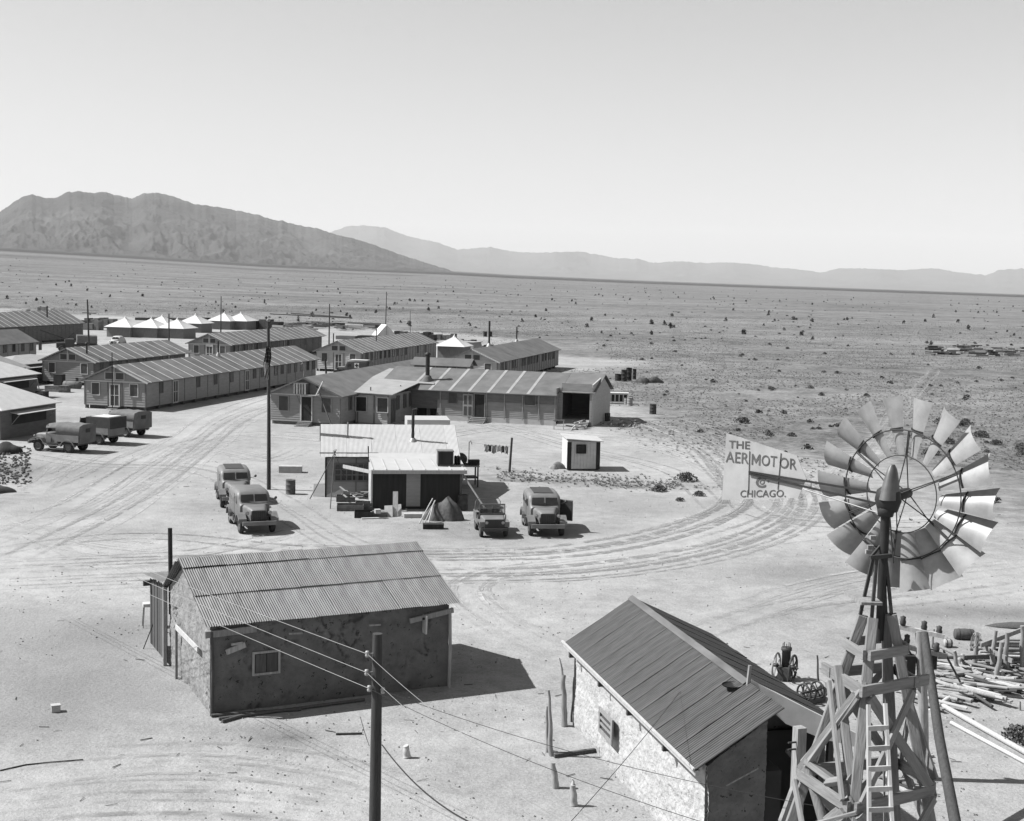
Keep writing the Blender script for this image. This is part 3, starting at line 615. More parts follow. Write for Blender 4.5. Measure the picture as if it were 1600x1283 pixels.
# lean-to of upright planks behind the gable
mL = corr_mesh('lean_to_sheet', .72, 2.95, M_tin, 5)
for k in range(6): ob('lean_to_sheet', mL, h1, (-.25 + (k + 1) * .66, 5.55, 2.95), rot=(R(6.2), 0, PI))
for k in range(11):
    y = 5.75 + k * .245; hgt_ = 2.75 - (y - 5.6) * .108 + random.uniform(-.05, .02)
    MB().box((-.06 + random.uniform(-.012, .012), y + .12, hgt_ / 2 + .05), (.03, .225, hgt_ - .1)).build('plank', M_woodD, h1)
MB().box((-.14, 5.72, 1.36), (.12, .12, 2.72)).build('door_post', M_wood, h1)
MB().box((-.2, 8.35, 2.3), (.28, .12, .18)).build('beam_end', M_woodD, h1)
MB().tube([(.05, 5.62, 1.8), (.02, 5.6, 4.75)], .075, 10).build('flue_post', M_black, h1)
MB().bar((-.13, 4.05, 1.75), (-.13, 1.0, 1.78), .05, .16).build('lintel_board', M_woodL, h1)
MB().bar((-.12, 4.05, .0), (-.12, 4.05, 1.7), .08, .08).build('door_post', M_wood, h1)
def f1(px, py): return onwall(O1, X1, px, py)
def board1(nm, pa, pb, w, m_, off=-.1, t=.05):
    a = f1(*pa); b = f1(*pb); return MB().bar((a[0], off, a[1]), (b[0], off, b[1]), t, w, up=(0, 0, 1)).build(nm, m_, h1)
board1('eave_beam', (319, 991), (399, 981), .2, M_wood, -.09, .12)
board1('eave_beam', (638, 969), (706, 952), .16, M_wood, -.12, .08)
board1('patch_board', (352, 1018), (382, 1006), .17, M_wood)
board1('patch_board', (360, 1006), (378, 1003), .07, M_wood)
board1('patch_board', (662, 960), (661, 988), .3, M_woodL, -.13)
board1('vent_hole', (657, 965), (661, 965), .07, M_dark, -.165, .02)
board1('patch_board', (450, 989), (471, 988), .05, M_wood)
board1('patch_board', (575, 976), (593, 975), .05, M_wood)
s0, z0 = f1(397, 1052); s1, z1 = f1(434, 1018)
wn = opening(h1, 'window', ((s0 + s1) / 2, 0.02, (z0 + z1) / 2), s1 - s0, z1 - z0, (0, -1, 0), M_glass, frame=M_wood, fw=.07, depth=.06)
for k in range(2): MB().box(((s0 + s1) / 2 + (k - .5) * (s1 - s0) * .48, -.055, (z0 + z1) / 2), ((s1 - s0) * .44, .02, (z1 - z0) * .94)).build('shutter', M_woodD, wn)
for x in (.02, 7.83): MB().tube([(x, -.14, 0), (x + .03, -.13, 1.3), (x, -.12, 2.6)], .055, 7).build('corner_pole', M_wood if x > 1 else M_woodD, h1)
for i, (a, b) in enumerate((((330, 1118), (470, 1108)), ((342, 1123), (570, 1093)), ((347, 1127), (400, 1112)))):
    A, B = G(*a, .06), G(*b, .06); tag(MB().tube([(0, 0, 0), B - A], .05, 7).build('loose_pole', M_woodD, None, A), ['short dark pole lying against the foot of the cracked adobe wall', 'long dark pole lying along the foot of the cracked adobe wall', 'stubby grey pole end lying in front of the cracked adobe wall'][i], 'pole', 'poles by the adobe wall')
# ---- second adobe house
O2 = Vector((4.27, 29.65, 0)); RZ2 = R(13.65); Y2 = Vector((-math.sin(RZ2), math.cos(RZ2), 0))
h2 = thing('adobe_house', 'pale rubble-walled house with dark corrugated roof beside the windmill', 'house', O2, RZ2)
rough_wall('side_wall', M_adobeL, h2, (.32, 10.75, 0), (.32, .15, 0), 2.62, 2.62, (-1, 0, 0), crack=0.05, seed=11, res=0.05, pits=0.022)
rough_wall('end_wall', M_adobeShade, h2, (.3, .15, 0), (1.75, .15, 0), 2.6, 3.6, (0, -1, 0), crack=.05, seed=14, res=.05, pits=.03)
rough_wall('inner_wall', M_adobeShade, h2, (1.6, 2.5, 0), (4.4, 2.5, 0), 3.6, 2.5, (0, -1, 0), seed=15, res=.06, pits=.02)
rough_wall('end_wall', M_adobeShade, h2, (4.0, 10.75, 0), (.3, 10.75, 0), 2.6, 2.6, (0, 1, 0), seed=17, res=.1, apex=(.5, 3.8))
MB().prism([(.62, 2.6, 0), (4.2, 2.6, 0), (4.2, 2.6, 2.4), (2.05, 2.6, 3.6), (.62, 2.6, 2.4)], (0, 7.9, 0)).build('inner_core', M_adobeShade, h2)
MB().box((1.1, 1.5, 1.2), (1.0, 2.1, 2.4)).build('inner_core', M_adobeShade, h2)
MB().box((1.9, .9, 1.2), (.5, 1.4, 2.4)).build('doorway_shade', M_dark, h2)  # solid dark block in place of the shade inside the door
th2 = math.atan2(1.3, 2.05); sl2 = math.hypot(2.05, 1.3) + .06
mts = [corr_mesh('roof_sheet', .74, sl2, M_tin2, seed=40 + q, amp=.022, pitch=.0925) for q in range(4)]
nL = 16
for k in range(nL):
    y = .02 + k * .665
    ob('roof_sheet', mts[k % 4], h2, (2.05, 10.68 - k * .665, 3.93 + (k % 2) * .006 + random.uniform(0, .004)), rot=(th2, 0, -PI / 2)).rotation_euler = (Matrix.Rotation(-PI / 2, 3, 'Z') @ Matrix.Rotation(th2, 3, 'X') @ Matrix.Rotation(random.uniform(-.012, .012), 3, 'Y')).to_euler()
thR = math.atan2(1.2, 2.5); mtr = [corr_mesh('roof_sheet', .74, math.hypot(2.5, 1.2) + .1, M_tin2, seed=50 + q, amp=.02, pitch=.0925) for q in range(3)]
for k in range(13):
    o = ob('roof_sheet', mtr[k % 3], h2, (2.05, 2.0 + k * .67, 3.92 + (k % 2) * .012)); o.rotation_euler = (Matrix.Rotation(PI / 2, 3, 'Z') @ Matrix.Rotation(thR, 3, 'X')).to_euler()
MB().prism([(2.2, 2.03, 3.83), (4.6, 2.03, 2.685), (4.6, 1.0, 2.685)], (0, 0, .02)).build('roof_sheet', M_tin2, h2)
rc = MB()
for k in range(5):
    a, b = 2.0 + k * 1.74, 2.0 + (k + 1) * 1.74 + .03
    rc.prism([(1.9, a, 3.885), (2.05, a, 3.985 + .004 * k), (2.2, a, 3.885), (2.05, a, 3.97 + .004 * k)], (0, b - a, 0))
rc.build('ridge_cap', M_tin, h2)
MB().bar((.02, -.05, 2.56), (.02, 10.8, 2.56), .12, .12).build('eave_beam', M_woodL, h2)
MB().bar((-.08, -.05, 2.66), (-.08, 10.8, 2.66), .05, .05).build('eave_rail', M_woodL, h2)
for y in (2.2, 4.9, 7.4, 10.3): MB().box((.15, y, 2.4), (.3, .1, .22)).build('rafter_end', M_woodD, h2)
vb = MB(); q0 = Vector((2.1, 1.98, 0)); q1 = Vector((4.7, .93, 0))
def vq(t, z): return q0.lerp(q1, t) + Vector((0, 0, z))
vb.prism([vq(0, 3.72), vq(0, 4.0), vq(.5, 3.36), vq(1, 2.74), vq(1, 2.5), vq(.62, 2.68), vq(.3, 3.0), vq(.12, 3.45)], (-.03, -.08, 0)); vb.build('verge_wall', M_white, h2)
MB().bar((4.1, .95, 2.3), (5.0, .6, 2.05), .06, .16).build('verge_board', M_woodL, h2)
MB().box((3.1, 2.3, 1.3), (2.0, .1, 2.6)).build('opening_shade', M_dark, h2)  # dark slab painted in for the unlit shed interior
for x in (2.3, 3.3, 4.2): MB().box((x, 1.9, 1.35), (.14, .14, 2.7)).build('porch_post', M_woodD, h2)
MB().lathe([(.02, 0), (.24, .02), (.25, .05)], (1.72, 2.2, 3.78), n=14).build('flue_hole_shade', M_dark, h2)  # dark disc stands in for the shade in the roof hole
MB().bar((1.95, 1.9, 3.5), (2.05, 1.95, 4.35), .06, .08).build('flue_stake', M_wood, h2)
def f2(px, py): return onwall(O2 + Vector((math.cos(RZ2) * .3, math.sin(RZ2) * .3, 0)), Y2, px, py)
s0, z0 = f2(961, 1160); s1, z1 = f2(945, 1110)
opening(h2, 'window', (.3, (s0 + s1) / 2, (z0 + z1) / 2 + .02), abs(s1 - s0), abs(z1 - z0) * .82, (-1, 0, 0), M_glass, frame=M_wood, fw=.12, rail=2, depth=.12)
MB().bar((2.2, .1, 2.9), (2.8, .5, 2.3), .05, .08).build('door_brace', M_woodD, h2)
MB().bar((.75, .05, 2.2), (1.5, .05, 2.55), .03, .03).build('cable', M_wood, h2)
# ---- white tin-roofed workshop
OS = Vector((-7.93, 77.37, 0)); RZS = R(8); 
sh = thing('workshop_shed', 'low workshop with bright white tin roof and dark screened porch', 'shed', OS, RZS)
XS = Vector((math.cos(RZS), math.sin(RZS), 0))
wb = MB(); wb.prism([(-2.5, 4.4, 0), (-2.5, 11, 0), (-2.5, 11, 2.3), (-2.5, 7.8, 3.8), (-2.5, 4.4, 2.4)], (7.7, 0, 0)); wb.build('wall', M_sidD, sh)
fwl = MB(); lap(fwl, (-2.5, 4.4, 0), (.05, 4.4, 0), .05, 2.35, (0, -1, 0), .22); fwl.build('front_wall', M_sid, sh)
MB().box((-2.52, 4.33, 1.2), (.1, .08, 2.4)).build('corner_board', M_dark, sh)
MB().box((-.72, 4.32, 1.2), (.06, .05, 2.35)).build('batten', M_sidD, sh)
opening(sh, 'window', (-.95, 4.38, 1.5), 2.0, .95, (0, -1, 0), M_glass, frame=M_sidD, fw=.08, mull=5, rail=2)
thS = math.atan2(1.5, 3.8); sm = [corr_mesh('roof_sheet', .8, math.hypot(3.85, 1.52), M_tinW, 60 + q) for q in range(3)]
for k in range(11): ob('roof_sheet', sm[k % 3], sh, (-2.85 + k * .755, 7.8, 4.0 + (k % 2) * .01), rot=(thS, 0, 0))
for k in range(11): ob('roof_sheet', sm[k % 3], sh, (-2.85 + (k + 1) * .755, 7.8, 3.99 + (k % 2) * .01), rot=(thS, 0, PI))
MB().bar((-2.9, 4.35, 2.66), (.6, 4.35, 2.66), .05, .05).build('eave_pipe', M_woodD, sh)
pr = MB().prism([(.0, -.35, 2.27), (5.45, -.35, 2.27), (5.3, 4.25, 2.62), (.0, 4.25, 2.62)], (0, 0, .05)); pro = pr.build('porch_roof', M_tinW, sh)
for k in range(8): MB().bar((.12 + k * .74, -.34, 2.335), (.0 + k * .72, 2.6, 2.335 + .225), .05, .05).build('roof_batten', M_tinW, pro)
MB().bar((-.02, -.38, 2.2), (5.45, -.38, 2.2), .06, .2).build('porch_fascia', M_woodL, sh)
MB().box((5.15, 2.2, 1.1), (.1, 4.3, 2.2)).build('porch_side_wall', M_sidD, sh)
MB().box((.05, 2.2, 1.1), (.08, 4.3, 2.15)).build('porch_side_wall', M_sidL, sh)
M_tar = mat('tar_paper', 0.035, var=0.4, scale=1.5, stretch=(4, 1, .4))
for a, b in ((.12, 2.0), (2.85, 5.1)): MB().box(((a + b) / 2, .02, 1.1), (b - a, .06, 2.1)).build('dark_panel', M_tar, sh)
MB().box((2.42, -.02, 1.15), (.8, .06, 1.95)).build('door', M_sid, sh)
MB().box((2.42, 0.02, 1.1), (.95, .03, 2.15)).build('door_frame', M_dark, sh)
for x in (.06, 5.12): MB().box((x, -.03, 1.1), (.08, .08, 2.15)).build('porch_post', M_trim if x < 1 else M_sidD, sh)
MB().bar((.02, -.5, 2.22), (-1.55, 1.2, 2.3), .04, .2).build('awning_board', M_woodL, sh)
MB().bar((5.2, -.2, 2.1), (6.55, -1.6, .05), .05, .1).build('side_prop', M_wood, sh)
bxr = MB(); bxr.box((3.9, 9.6, 3.6), (2.7, 2.6, 1.3)); bxr.build('roof_box', M_tinW, sh)
sp = MB().tube([(2.75, 5.9, 3.1), (2.75, 5.9, 5.15)], .09, 10).build('stove_pipe', M_black, sh)
MB().lathe([(.3, 3.12), (.22, 3.3), (.12, 3.4)], (2.75, 5.9, 0), n=10).build('flashing', M_galv, sp)
MB().tube([(2.7, 5.9, 5.12), (3.0, 5.9, 5.2)], .06, 8).build('pipe_elbow', M_black, sp)
MB().tube([(-1.2, 6.2, 3.3), (-1.2, 6.2, 4.3)], .05, 8).build('vent_pipe', M_wood, sh)
MB().box((-.05, 3.2, 2.85), (.06, .06, .75)).build('wire_mast', M_black, sh)
cbx = thing('cooler_box', 'dark open-fronted cooler box standing on the white porch roof', 'cooler', OS + XS * 4.3 + Vector((-.139, .99, 0)) * 1.0 + Vector((0, 0, 2.43)), RZS)
b_ = MB()
for q in ((0, .4, .42, .9, .05, .84), (-.43, 0, .42, .05, .8, .84), (.43, 0, .42, .05, .8, .84), (0, 0, .03, .9, .8, .05), (0, 0, .83, .95, .85, .05)): b_.box(q[:3], q[3:])
b_.build('case', M_crate, cbx); MB().box((0, -.36, .42), (.82, .03, .78)).build('front_screen', M_tar, cbx)
for k in range(4):
    tag(MB().lathe([(.0, 0), (.075, 0), (.08, .42), (.06, .5), (.0, .52)], n=10).build('canister', M_black, None, OS + XS * (4.98 + (k % 2) * .19 - .03 * k) + Vector((-.139, .99, 0)) * (1.05 + .16 * (k // 2)) + Vector((0, 0, 2.425 + .012 * (k // 2)))), 'small dark canister on the white porch roof beside the cooler box', 'canister', 'canisters on the porch roof')
# ---- white outhouse
oh = thing('tool_hut', 'small white plank hut with a single dark window and flat sloping roof', 'hut', G(886, 735.3), R(8))
bd = MB(); bd.prism([(0, 0, .12), (2.3, 0, .12), (2.3, 0, 2.0), (0, 0, 2.12)], (0, 2.2, 0)); bd.build('wall', M_white, oh)
for k in range(10): MB().box((.13 + k * .227, -.02, 1.08), (.205, .025, 1.9)).build('plank', M_white, oh)
for x, w in ((.12, .3), (2.16, .28)): MB().box((x, -.045, 1.05), (w, .03, 1.9)).build('dark_strip', M_tar, oh)
opening(oh, 'window', (.95, -.03, 1.52), .62, .56, (0, -1, 0), M_tar, frame=M_tar, fw=.04)
MB().prism([(-.12, -.25, 2.2), (2.5, -.25, 2.02), (2.5, 2.4, 2.1), (-.12, 2.4, 2.28)], (0, 0, .06)).build('roof', mat('hut_roof', .55, var=.25, scale=2, stretch=(1, 5, 1)), oh)
MB().box((1.15, .9, .06), (2.2, 1.6, .16)).build('skid', M_woodD, oh)
# ------------------------------------------------------------------ windmill on its timber tower
WY = 23.5
def WM(px, py, dy=0.0): return DP(px, py, WY + dy)
HUB = WM(1385, 778); HUB = Vector((HUB.x, HUB.y, HUB.z))
wm = thing('windmill', 'farm windmill with a lettered tail vane on a heavy timber tower', 'windmill', (HUB.x, HUB.y, 0))
B0 = Vector((HUB.x, HUB.y, 0))
M_beam = mat('tower_timber', 0.27, var=0.35, scale=2.5, stretch=(7, 7, 0.9), bump=0.5, bscale=5, objvar=0.12)
def tmb(nm, a, b, w, h, m_=None, ext=False, sub=None, up=(0, 0, 1)):
    a = Vector(a); b = Vector(b)
    if ext: b = a + (b - a) * ((a.z + .05) / (a.z - b.z))
    return rod(nm, m_ or M_beam, sub or wm, a - B0, b - B0, w, h, up)
LEG = {}
for k, (a, b) in dict(L=((1349, 962, .12), (1234, 1290, .35)), F=((1364, 966, -.28), (1331, 1290, -1.2)), R=((1393, 960, -.05), (1456, 1290, -.3)), B=((1383, 958, .3), (1400, 1290, 1.1))).items():
    LEG[k] = (WM(*a), WM(*b)); tmb('leg', LEG[k][0], LEG[k][1], .175, .175, ext=True, up=(.2, 1, 0))
def lz(k, z):
    a, b = LEG[k]; t = (a.z - z) / (a.z - b.z); return a.lerp(b, t)
for fa, fb in (('F', 'L'), ('F', 'R'), ('R', 'B'), ('L', 'B')):
    for z, w, e in ((7.18, .17, .10), (6.62, .19, .22), (4.75, .2, .08), (2.4, .2, .1)):
        a, b = lz(fa, z), lz(fb, z); d = (b - a).normalized(); o = (a + b) / 2 - (lz('L', z) + lz('R', z) + lz('F', z) + lz('B', z)) / 4; o.z = 0; o = o.normalized() * .16
        tmb('girt', a - d * e + o, b + d * (e + (.25 if z == 6.62 else 0)) + o, .07, w)
    for z0, z1 in ((6.5, 4.85), (4.65, 2.5)):
        o = (lz(fa, z0) + lz(fb, z0)) / 2 - (lz('L', z0) + lz('R', z0) + lz('F', z0) + lz('B', z0)) / 4; o.z = 0; o = o.normalized() * .2
        tmb('brace', lz(fa, z0) + o, lz(fb, z1) + o, .06, .17); tmb('brace', lz(fb, z0) + o * 1.3, lz(fa, z1) + o * 1.3, .06, .15)
tmb('prop', WM(1309, 1041, .0), WM(1337, 1290, -1.25), .14, .17, ext=True, up=(0, 1, 0))
tmb('prop', WM(1350, 1070, -.75), WM(1260, 1194, .1), .09, .2, up=(0, 1, 0))
tmb('prop', WM(1262, 1190, .1), WM(1310, 1226, -.6), .1, .2, up=(0, 1, 0))
tmb('prop', WM(1292, 1223, -.5), WM(1330, 1217, -1.0), .1, .14, up=(0, 1, 0))
MB().tube([WM(1260, 1194, .1) - B0, WM(1287, 1285, -.3) - B0], [.08, .09], 10).build('prop', M_beam, wm)
tmb('prop', WM(1330, 1250, -1.2), WM(1290, 1283, -.6), .05, .14)
tmb('prop', WM(1270, 1288, -1.2), WM(1338, 1270, -1.4), .06, .06)
# steel stub tower
MB().tube([HUB - B0 + Vector((0, 0, -.12)), WM(1374, 1000, 0) - B0], [.085, .075], 12).build('mast', M_black, wm)
MB().lathe([(.0, 0), (.13, 0), (.15, .1), (.1, .22), (0.02, .25)], HUB - B0 + Vector((0, 0, -.32)), n=14).build('turntable', M_black, wm)
for a, b in (((1364, 872, .0), (1341, 975, .15)), ((1370, 872, -.12), (1360, 990, -.35)), ((1384, 872, .0), (1397, 1000, -.1)), ((1380, 872, .12), (1386, 1000, .35))):
    tmb('steel_leg', WM(*a), WM(*b), .055, .055, M_iron)
tmb('steel_band', WM(1360, 871, -.15), WM(1394, 868, -.1), .05, .07, M_iron); tmb('steel_band', WM(1360, 871, -.15), WM(1384, 843, .1), .03, .05, M_iron)
for q in ((1364, 840, .12), (1360, 855, .1), (1357, 862, .08)): MB().box(WM(*q) - B0, (.1, .08, .07)).build('step_block', M_wood, wm)
tmb('guide_rod', WM(1389, 790, -.1), WM(1396, 880, -.15), .02, .02, M_iron); tmb('pump_rod', WM(1378, 800, 0), WM(1382, 1290, 0), .035, .035, M_wood, ext=True)
pl = MB(); pq = [WM(1318, 930, .5), WM(1346, 946, -.35), WM(1379, 945, -.35), WM(1358, 927, .5)]
zz = sum(q.z for q in pq) / 4; pl.prism([Vector((q.x, q.y, zz)) - B0 for q in pq], (0, 0, .05)); pl.build('platform', M_wood, wm)
# wheel
AXA = R(46); ax = Vector((math.sin(AXA), math.cos(AXA), 0)); au = Vector((math.cos(AXA), -math.sin(AXA), 0)); az_ = Vector((0, 0, 1))
WC = HUB + ax * .52 + Vector((0, 0, .02)); RW = 1.70
wl = thing('x', None, None); bpy.data.objects.remove(wl)
def wp(r, a, t=0.0): return WC - B0 + au * (r * math.sin(a)) + az_ * (r * math.cos(a)) + ax * t
wheel = MB().lathe([(.0, -.2), (.09, -.2), (.1, .0), (.09, .2), (.0, .2)], n=14); 
wv = [Vector(v) for v in wheel.v]; wheel.v = [tuple(WC - B0 + au * v.x + az_ * v.y + ax * v.z) for v in wv]
wheel = wheel.build('wheel', M_iron, wm)
M_sail = mat('sail_sheet', 0.40, var=0.30, scale=2.6, rough=0.5, metal=0.2, spec=0.4, objvar=0.14)
NS = 18
for k in range(NS):
    a0 = 2 * PI * (k + .35) / NS
    jp_, jr_ = random.uniform(-.07, .07), random.uniform(-.03, .03)
    def sail(u, v, a0=a0, jp_=jp_, jr_=jr_):
        r = RW * (.40 + .60 * u); ch = .21 + .40 * u - .02 * u * u; c = (v - .5) * ch; pit = -(R(36) - R(8) * u) + jp_ + jr_ * 3 * v * u
        rad = az_ * math.cos(a0) + au * math.sin(a0); tan = -az_ * math.sin(a0) + au * math.cos(a0)
        sag = .17 * ch * (1 - (2 * v - 1) ** 2)
        t_ = tan * math.cos(pit) + ax * math.sin(pit); n_ = -tan * math.sin(pit) + ax * math.cos(pit)
        return WC - B0 + rad * r + t_ * c + n_ * (-sag + .1)
    s = MB().grid(sail, 6, 8).build('sail', M_sail, wheel)
    rb = MB()
    for j in range(8):
        pa, pb = sail(.46, j / 8), sail(.46, (j + 1) / 8); rb.bar(pa - ax * .02, pb - ax * .02, .02, .035 * math.sin(PI * (j + .5) / 8) + .01, up=ax)
    rb.build('sail_clip', M_black, s)
for nm, rr, w in (('outer_rim', RW * .665, .024), ('inner_rim', RW * .40, .02)):
    MB().tube([wp(rr, 2 * PI * q / 54, -.04) for q in range(55)], w / 2, 6, cap=False).build(nm, M_iron, wheel)
for k in range(6):
    a = 2 * PI * (k + .08) / 6
    for da, tt in ((-.035, -.19), (.045, .17)):
        MB().tube([wp(.08, a + da, tt), wp(RW * .40, a + da * .4, -.03), wp(RW * .665, a + da * .3, -.04)], .011, 5).build('spoke', M_iron, wheel)
# gear head, hood, tail
gh = MB().lathe([(.0, -.28), (.17, -.24), (.23, -.05), (.2, .12), (.1, .2)], HUB - B0 + ax * .06, n=16).build('gear_case', M_black, wm)
hd = MB(); rr_ = []
for t in np.linspace(0, 1, 9):
    w = .13 * (1 - t) ** .55 + .03; l = .18 * (1 - t) ** .6 + .05
    c = HUB - B0 + Vector((0.02, -.05, -.02 + .60 * t)) + ax * (.04 + .05 * t)
    rr_.append([c + au * (w * math.cos(2 * PI * k / 16)) + ax * (l * math.sin(2 * PI * k / 16)) for k in range(16)])
hd.rings(rr_); hd.build('hood', mat('hood_sheet', .17, var=.35, scale=4, rough=.5, metal=.3), wm)
BD = Vector((-.62, .785, 0)); vX = -BD; P0 = HUB + Vector((0, 0, .06))
def onv(px, py): s, z = onwall(P0, BD, px, py); return s, z
def V3(s, z, off=0.0): return Vector((P0.x, P0.y, 0)) + BD * s + Vector((0, 0, z)) + Vector((-.785, -.62, 0)) * off - B0
vq = [onv(*q) for q in ((1135, 677), (1128, 781), (1247, 778), (1260, 748), (1245, 712))]
M_vane = mat('vane_sheet', 0.44, var=0.22, scale=1.8, rough=0.6, spec=0.3, detail=8)
vane = MB().prism([V3(s, z) for s, z in vq], Vector((.785, .62, 0)) * .006).build('tail_vane', M_vane, wm)
for s0, s1, w in ((((1172, 737)), (1386, 772), .035), ((1172, 740), (1386, 790), .035)):
    a = onv(*s0); b = onv(*s1); MB().bar(V3(a[0], a[1], .03), V3(b[0], b[1], .03), .03, w).build('tail_boom', M_black, wm)
for p_, q_ in (((1172, 705), (1170, 770)), ((1221, 708), (1216, 765)), ((1268, 752), (1268, 764))):
    a = onv(*p_); b = onv(*q_); MB().bar(V3(a[0], a[1], .012), V3(b[0], b[1], .012), .012, .012).build('vane_stay', M_iron, vane)
a = onv(1258, 764); b = onv(1384, 804); MB().tube([V3(a[0], a[1], .05), V3(b[0], b[1], .05)], .012, 5).build('furl_rod', M_galv, wm)
M_ink = mat('faded_lettering', 0.11, var=0.6, scale=5)
def text_part(txt, pa, pb, hpx, bold=0.0):
    cu = bpy.data.curves.new('lettering', 'FONT'); cu.body = txt; cu.size = 1.0; cu.offset = bold; cu.resolution_u = 3
    o = bpy.data.objects.new('t', cu); COL.objects.link(o); bpy.context.view_layer.update()
    me = bpy.data.meshes.new_from_object(o.evaluated_get(bpy.context.evaluated_depsgraph_get())); bpy.data.objects.remove(o)
    co = np.array([v.co[:] for v in me.vertices]); x0, x1 = co[:, 0].min(), co[:, 0].max(); y0, y1 = co[:, 1].min(), co[:, 1].max()
    (s0, z0), (s1, z1) = onv(*pa), onv(*pb); h = onv(pa[0], pa[1] - hpx)[1] - z0
    for v in me.vertices:
        u = (v.co.x - x0) / (x1 - x0); w = (v.co.y - y0) / (y1 - y0)
        v.co = V3(s0 + (s1 - s0) * u, z0 + (z1 - z0) * u + h * w, .008)
    me.materials.append(M_ink); ob('lettering', me, vane)
text_part('THE', (1139, 700), (1172, 702), 12, .012)
text_part('AER', (1134, 722), (1170, 725), 17, .007); text_part('OT', (1190, 727.5), (1214, 730), 17, .007)
mm = MB(); (s0, z0), (s1, z1) = onv(1174.5, 726), onv(1188, 727.3); hM = onv(1174.5, 709)[1] - z0
def m2(u, w): return V3(s0 + (s1 - s0) * u, z0 + (z1 - z0) * u + hM * w, .008)
for q in (((0, 0), (.17, 0), (.17, 1), (0, 1)), ((.83, 0), (1, 0), (1, 1), (.83, 1)), ((.17, 1), (.17, .62), (.5, .12), (.5, .48)), ((.83, 1), (.5, .48), (.5, .12), (.83, .62))): mm.add([m2(*c) for c in q], [(0, 1, 2, 3)])
mm.build('lettering', M_ink, vane); text_part('OR', (1218, 731), (1245, 734.5), 17, .007)
text_part('C', (1181, 762), (1197, 762), 17, .02); text_part('O', (1187, 757), (1195, 757), 7.5, .02); text_part('.', (1199, 753.5), (1202, 753.5), 2.5, .02)
text_part('CHICAGO.', (1157, 777), (1228, 776.5), 11, .006)
# ladder against the tower
la, lb, ra_, rb_ = WM(1357, 1101, -1.05), WM(1358, 1290, -1.75), WM(1383, 1099, -1.05), WM(1394, 1290, -1.75)
def extz(a, b): return a + (b - a) * (a.z / (a.z - b.z))
lb, rb_ = extz(la, lb), extz(ra_, rb_)
ld = thing('ladder', 'plain wooden ladder leaning on the near side of the windmill tower', 'ladder', (la.lerp(ra_, .5).x, lb.y, 0)); LB = Vector(ld.location)
for a, b in ((la, lb), (ra_, rb_)): rod('rail', M_woodL, ld, a - LB, b - LB, .06, .09, (0, 1, 0))
n = 20
for k in range(n):
    t = .055 + k * .047; a, b = la.lerp(lb, t), ra_.lerp(rb_, t); MB().bar(a - LB + Vector((-.02, -.04, 0)), b - LB + Vector((.02, -.04, 0)), .035, .085).build('rung', M_woodL, ld)
# post with iron brackets beside the tower
pb = Vector((DP(1247, 1200, 26.5).x, 26.5, 0)); tp = hgt(pb, 1247, 1136)
po = thing('timber_post', 'squared post with iron brackets between the house and the windmill tower', 'post', pb, R(20))
MB().box((0, 0, tp / 2), (.2, .2, tp)).build('post', M_wood, po)
for z in (tp - .28, tp - .42): MB().bar((-.28, -.05, z), (.05, -.05, z), .03, .03).build('bracket', M_iron, po)
MB().bar((-.05, -.1, tp - .95), (-.55, -.35, tp - 1.75), .07, .16).build('knee_brace', M_wood, po)
# ------------------------------------------------------------------ crossarm pole behind the tower and its leaning stay
b = G(1443, 1217); cp = thing('crossarm_pole', 'pale utility pole with cluttered crossarms rising behind the windmill tower', 'utility pole', b)
h = hgt(b, 1430, 985)
MB().tube([(0, 0, 0), (-.12, 0, h * .5), (-.32, 0, h)], [.16, .14, .12], 12).build('pole', M_wood, cp)
MB().bar((-1.15, .2, h + .1), (.3, -.2, h - .1), .1, .12).build('crossarm', M_woodL, cp)
MB().bar((-1.0, .3, h - .45), (.35, -.35, h - .6), .1, .12).build('crossarm', M_woodD, cp)
for k, (x, y, z) in enumerate(((-.75, .1, h + .22), (-.2, 0, h + .12), (.18, -.1, h + .02), (-.6, .15, h - .3), (.1, -.2, h - .42))): MB().lathe([(.0, -.12), (.07, -.12), (.09, -.02), (.07, .04), (.08, .12), (.0, .16)], (x, y, z), n=10).build('insulator', M_iron, cp)
for x, z in ((-.55, h - .95), (.02, h - .8)): MB().box((x, .05, z), (.3, .3, .5)).build('switch_box', M_black, cp)
MB().bar((-.9, .2, h - .1), (-.2, 0, h - 1.1), .04, .05).build('arm_brace', M_iron, cp)
MB().bar((.3, -.2, h - .5), (.75, -.3, h - 1.3), .16, .05).build('torn_plank', M_woodD, cp)
a = DP(1444, 990, b.y - .6); e = G(1502, 1335); e = Vector((e.x, e.y, 0))
tag(MB().tube([(0, 0, 0), (a - e) * .5 + Vector((-.06, 0, 0)), a - e], [.15, .13, .11], 12).build('leaning_pole', M_woodD, None, e), 'dark leaning pole propped against the crossarm pole at the right', 'pole')
# ------------------------------------------------------------------ near utility pole and its wires
ub = Vector((-3.05, 31.6, 0)); uh = hgt(ub, 590, 990); ut = DP(590, 990, 31.6)
up_ = thing('utility_pole', 'dark creosoted utility pole in the foreground carrying three wires', 'utility pole', ub)
MB().tube([(0, 0, 0), (ut - ub) * .5, ut - ub], [.145, .13, .115], 14).build('pole', M_pole, up_)
INS = []
M_porc = mat('porcelain', 0.42, rough=0.25, var=0.3, scale=8)
for px, py in ((574, 1022), (573, 1051), (577, 1076), (598, 1079)):
    q = DP(px, py, 31.5); INS.append(q); br = MB().tube([q - ub + Vector((.2 if px < 590 else -.15, .05, .02)), q - ub], .012, 6).build('bracket', M_galv, up_)
    MB().lathe([(.0, -.07), (.045, -.07), (.055, -.02), (.035, 0), (.055, .03), (.045, .07), (.0, .08)], q - ub, n=10).build('insulator', M_porc, br)
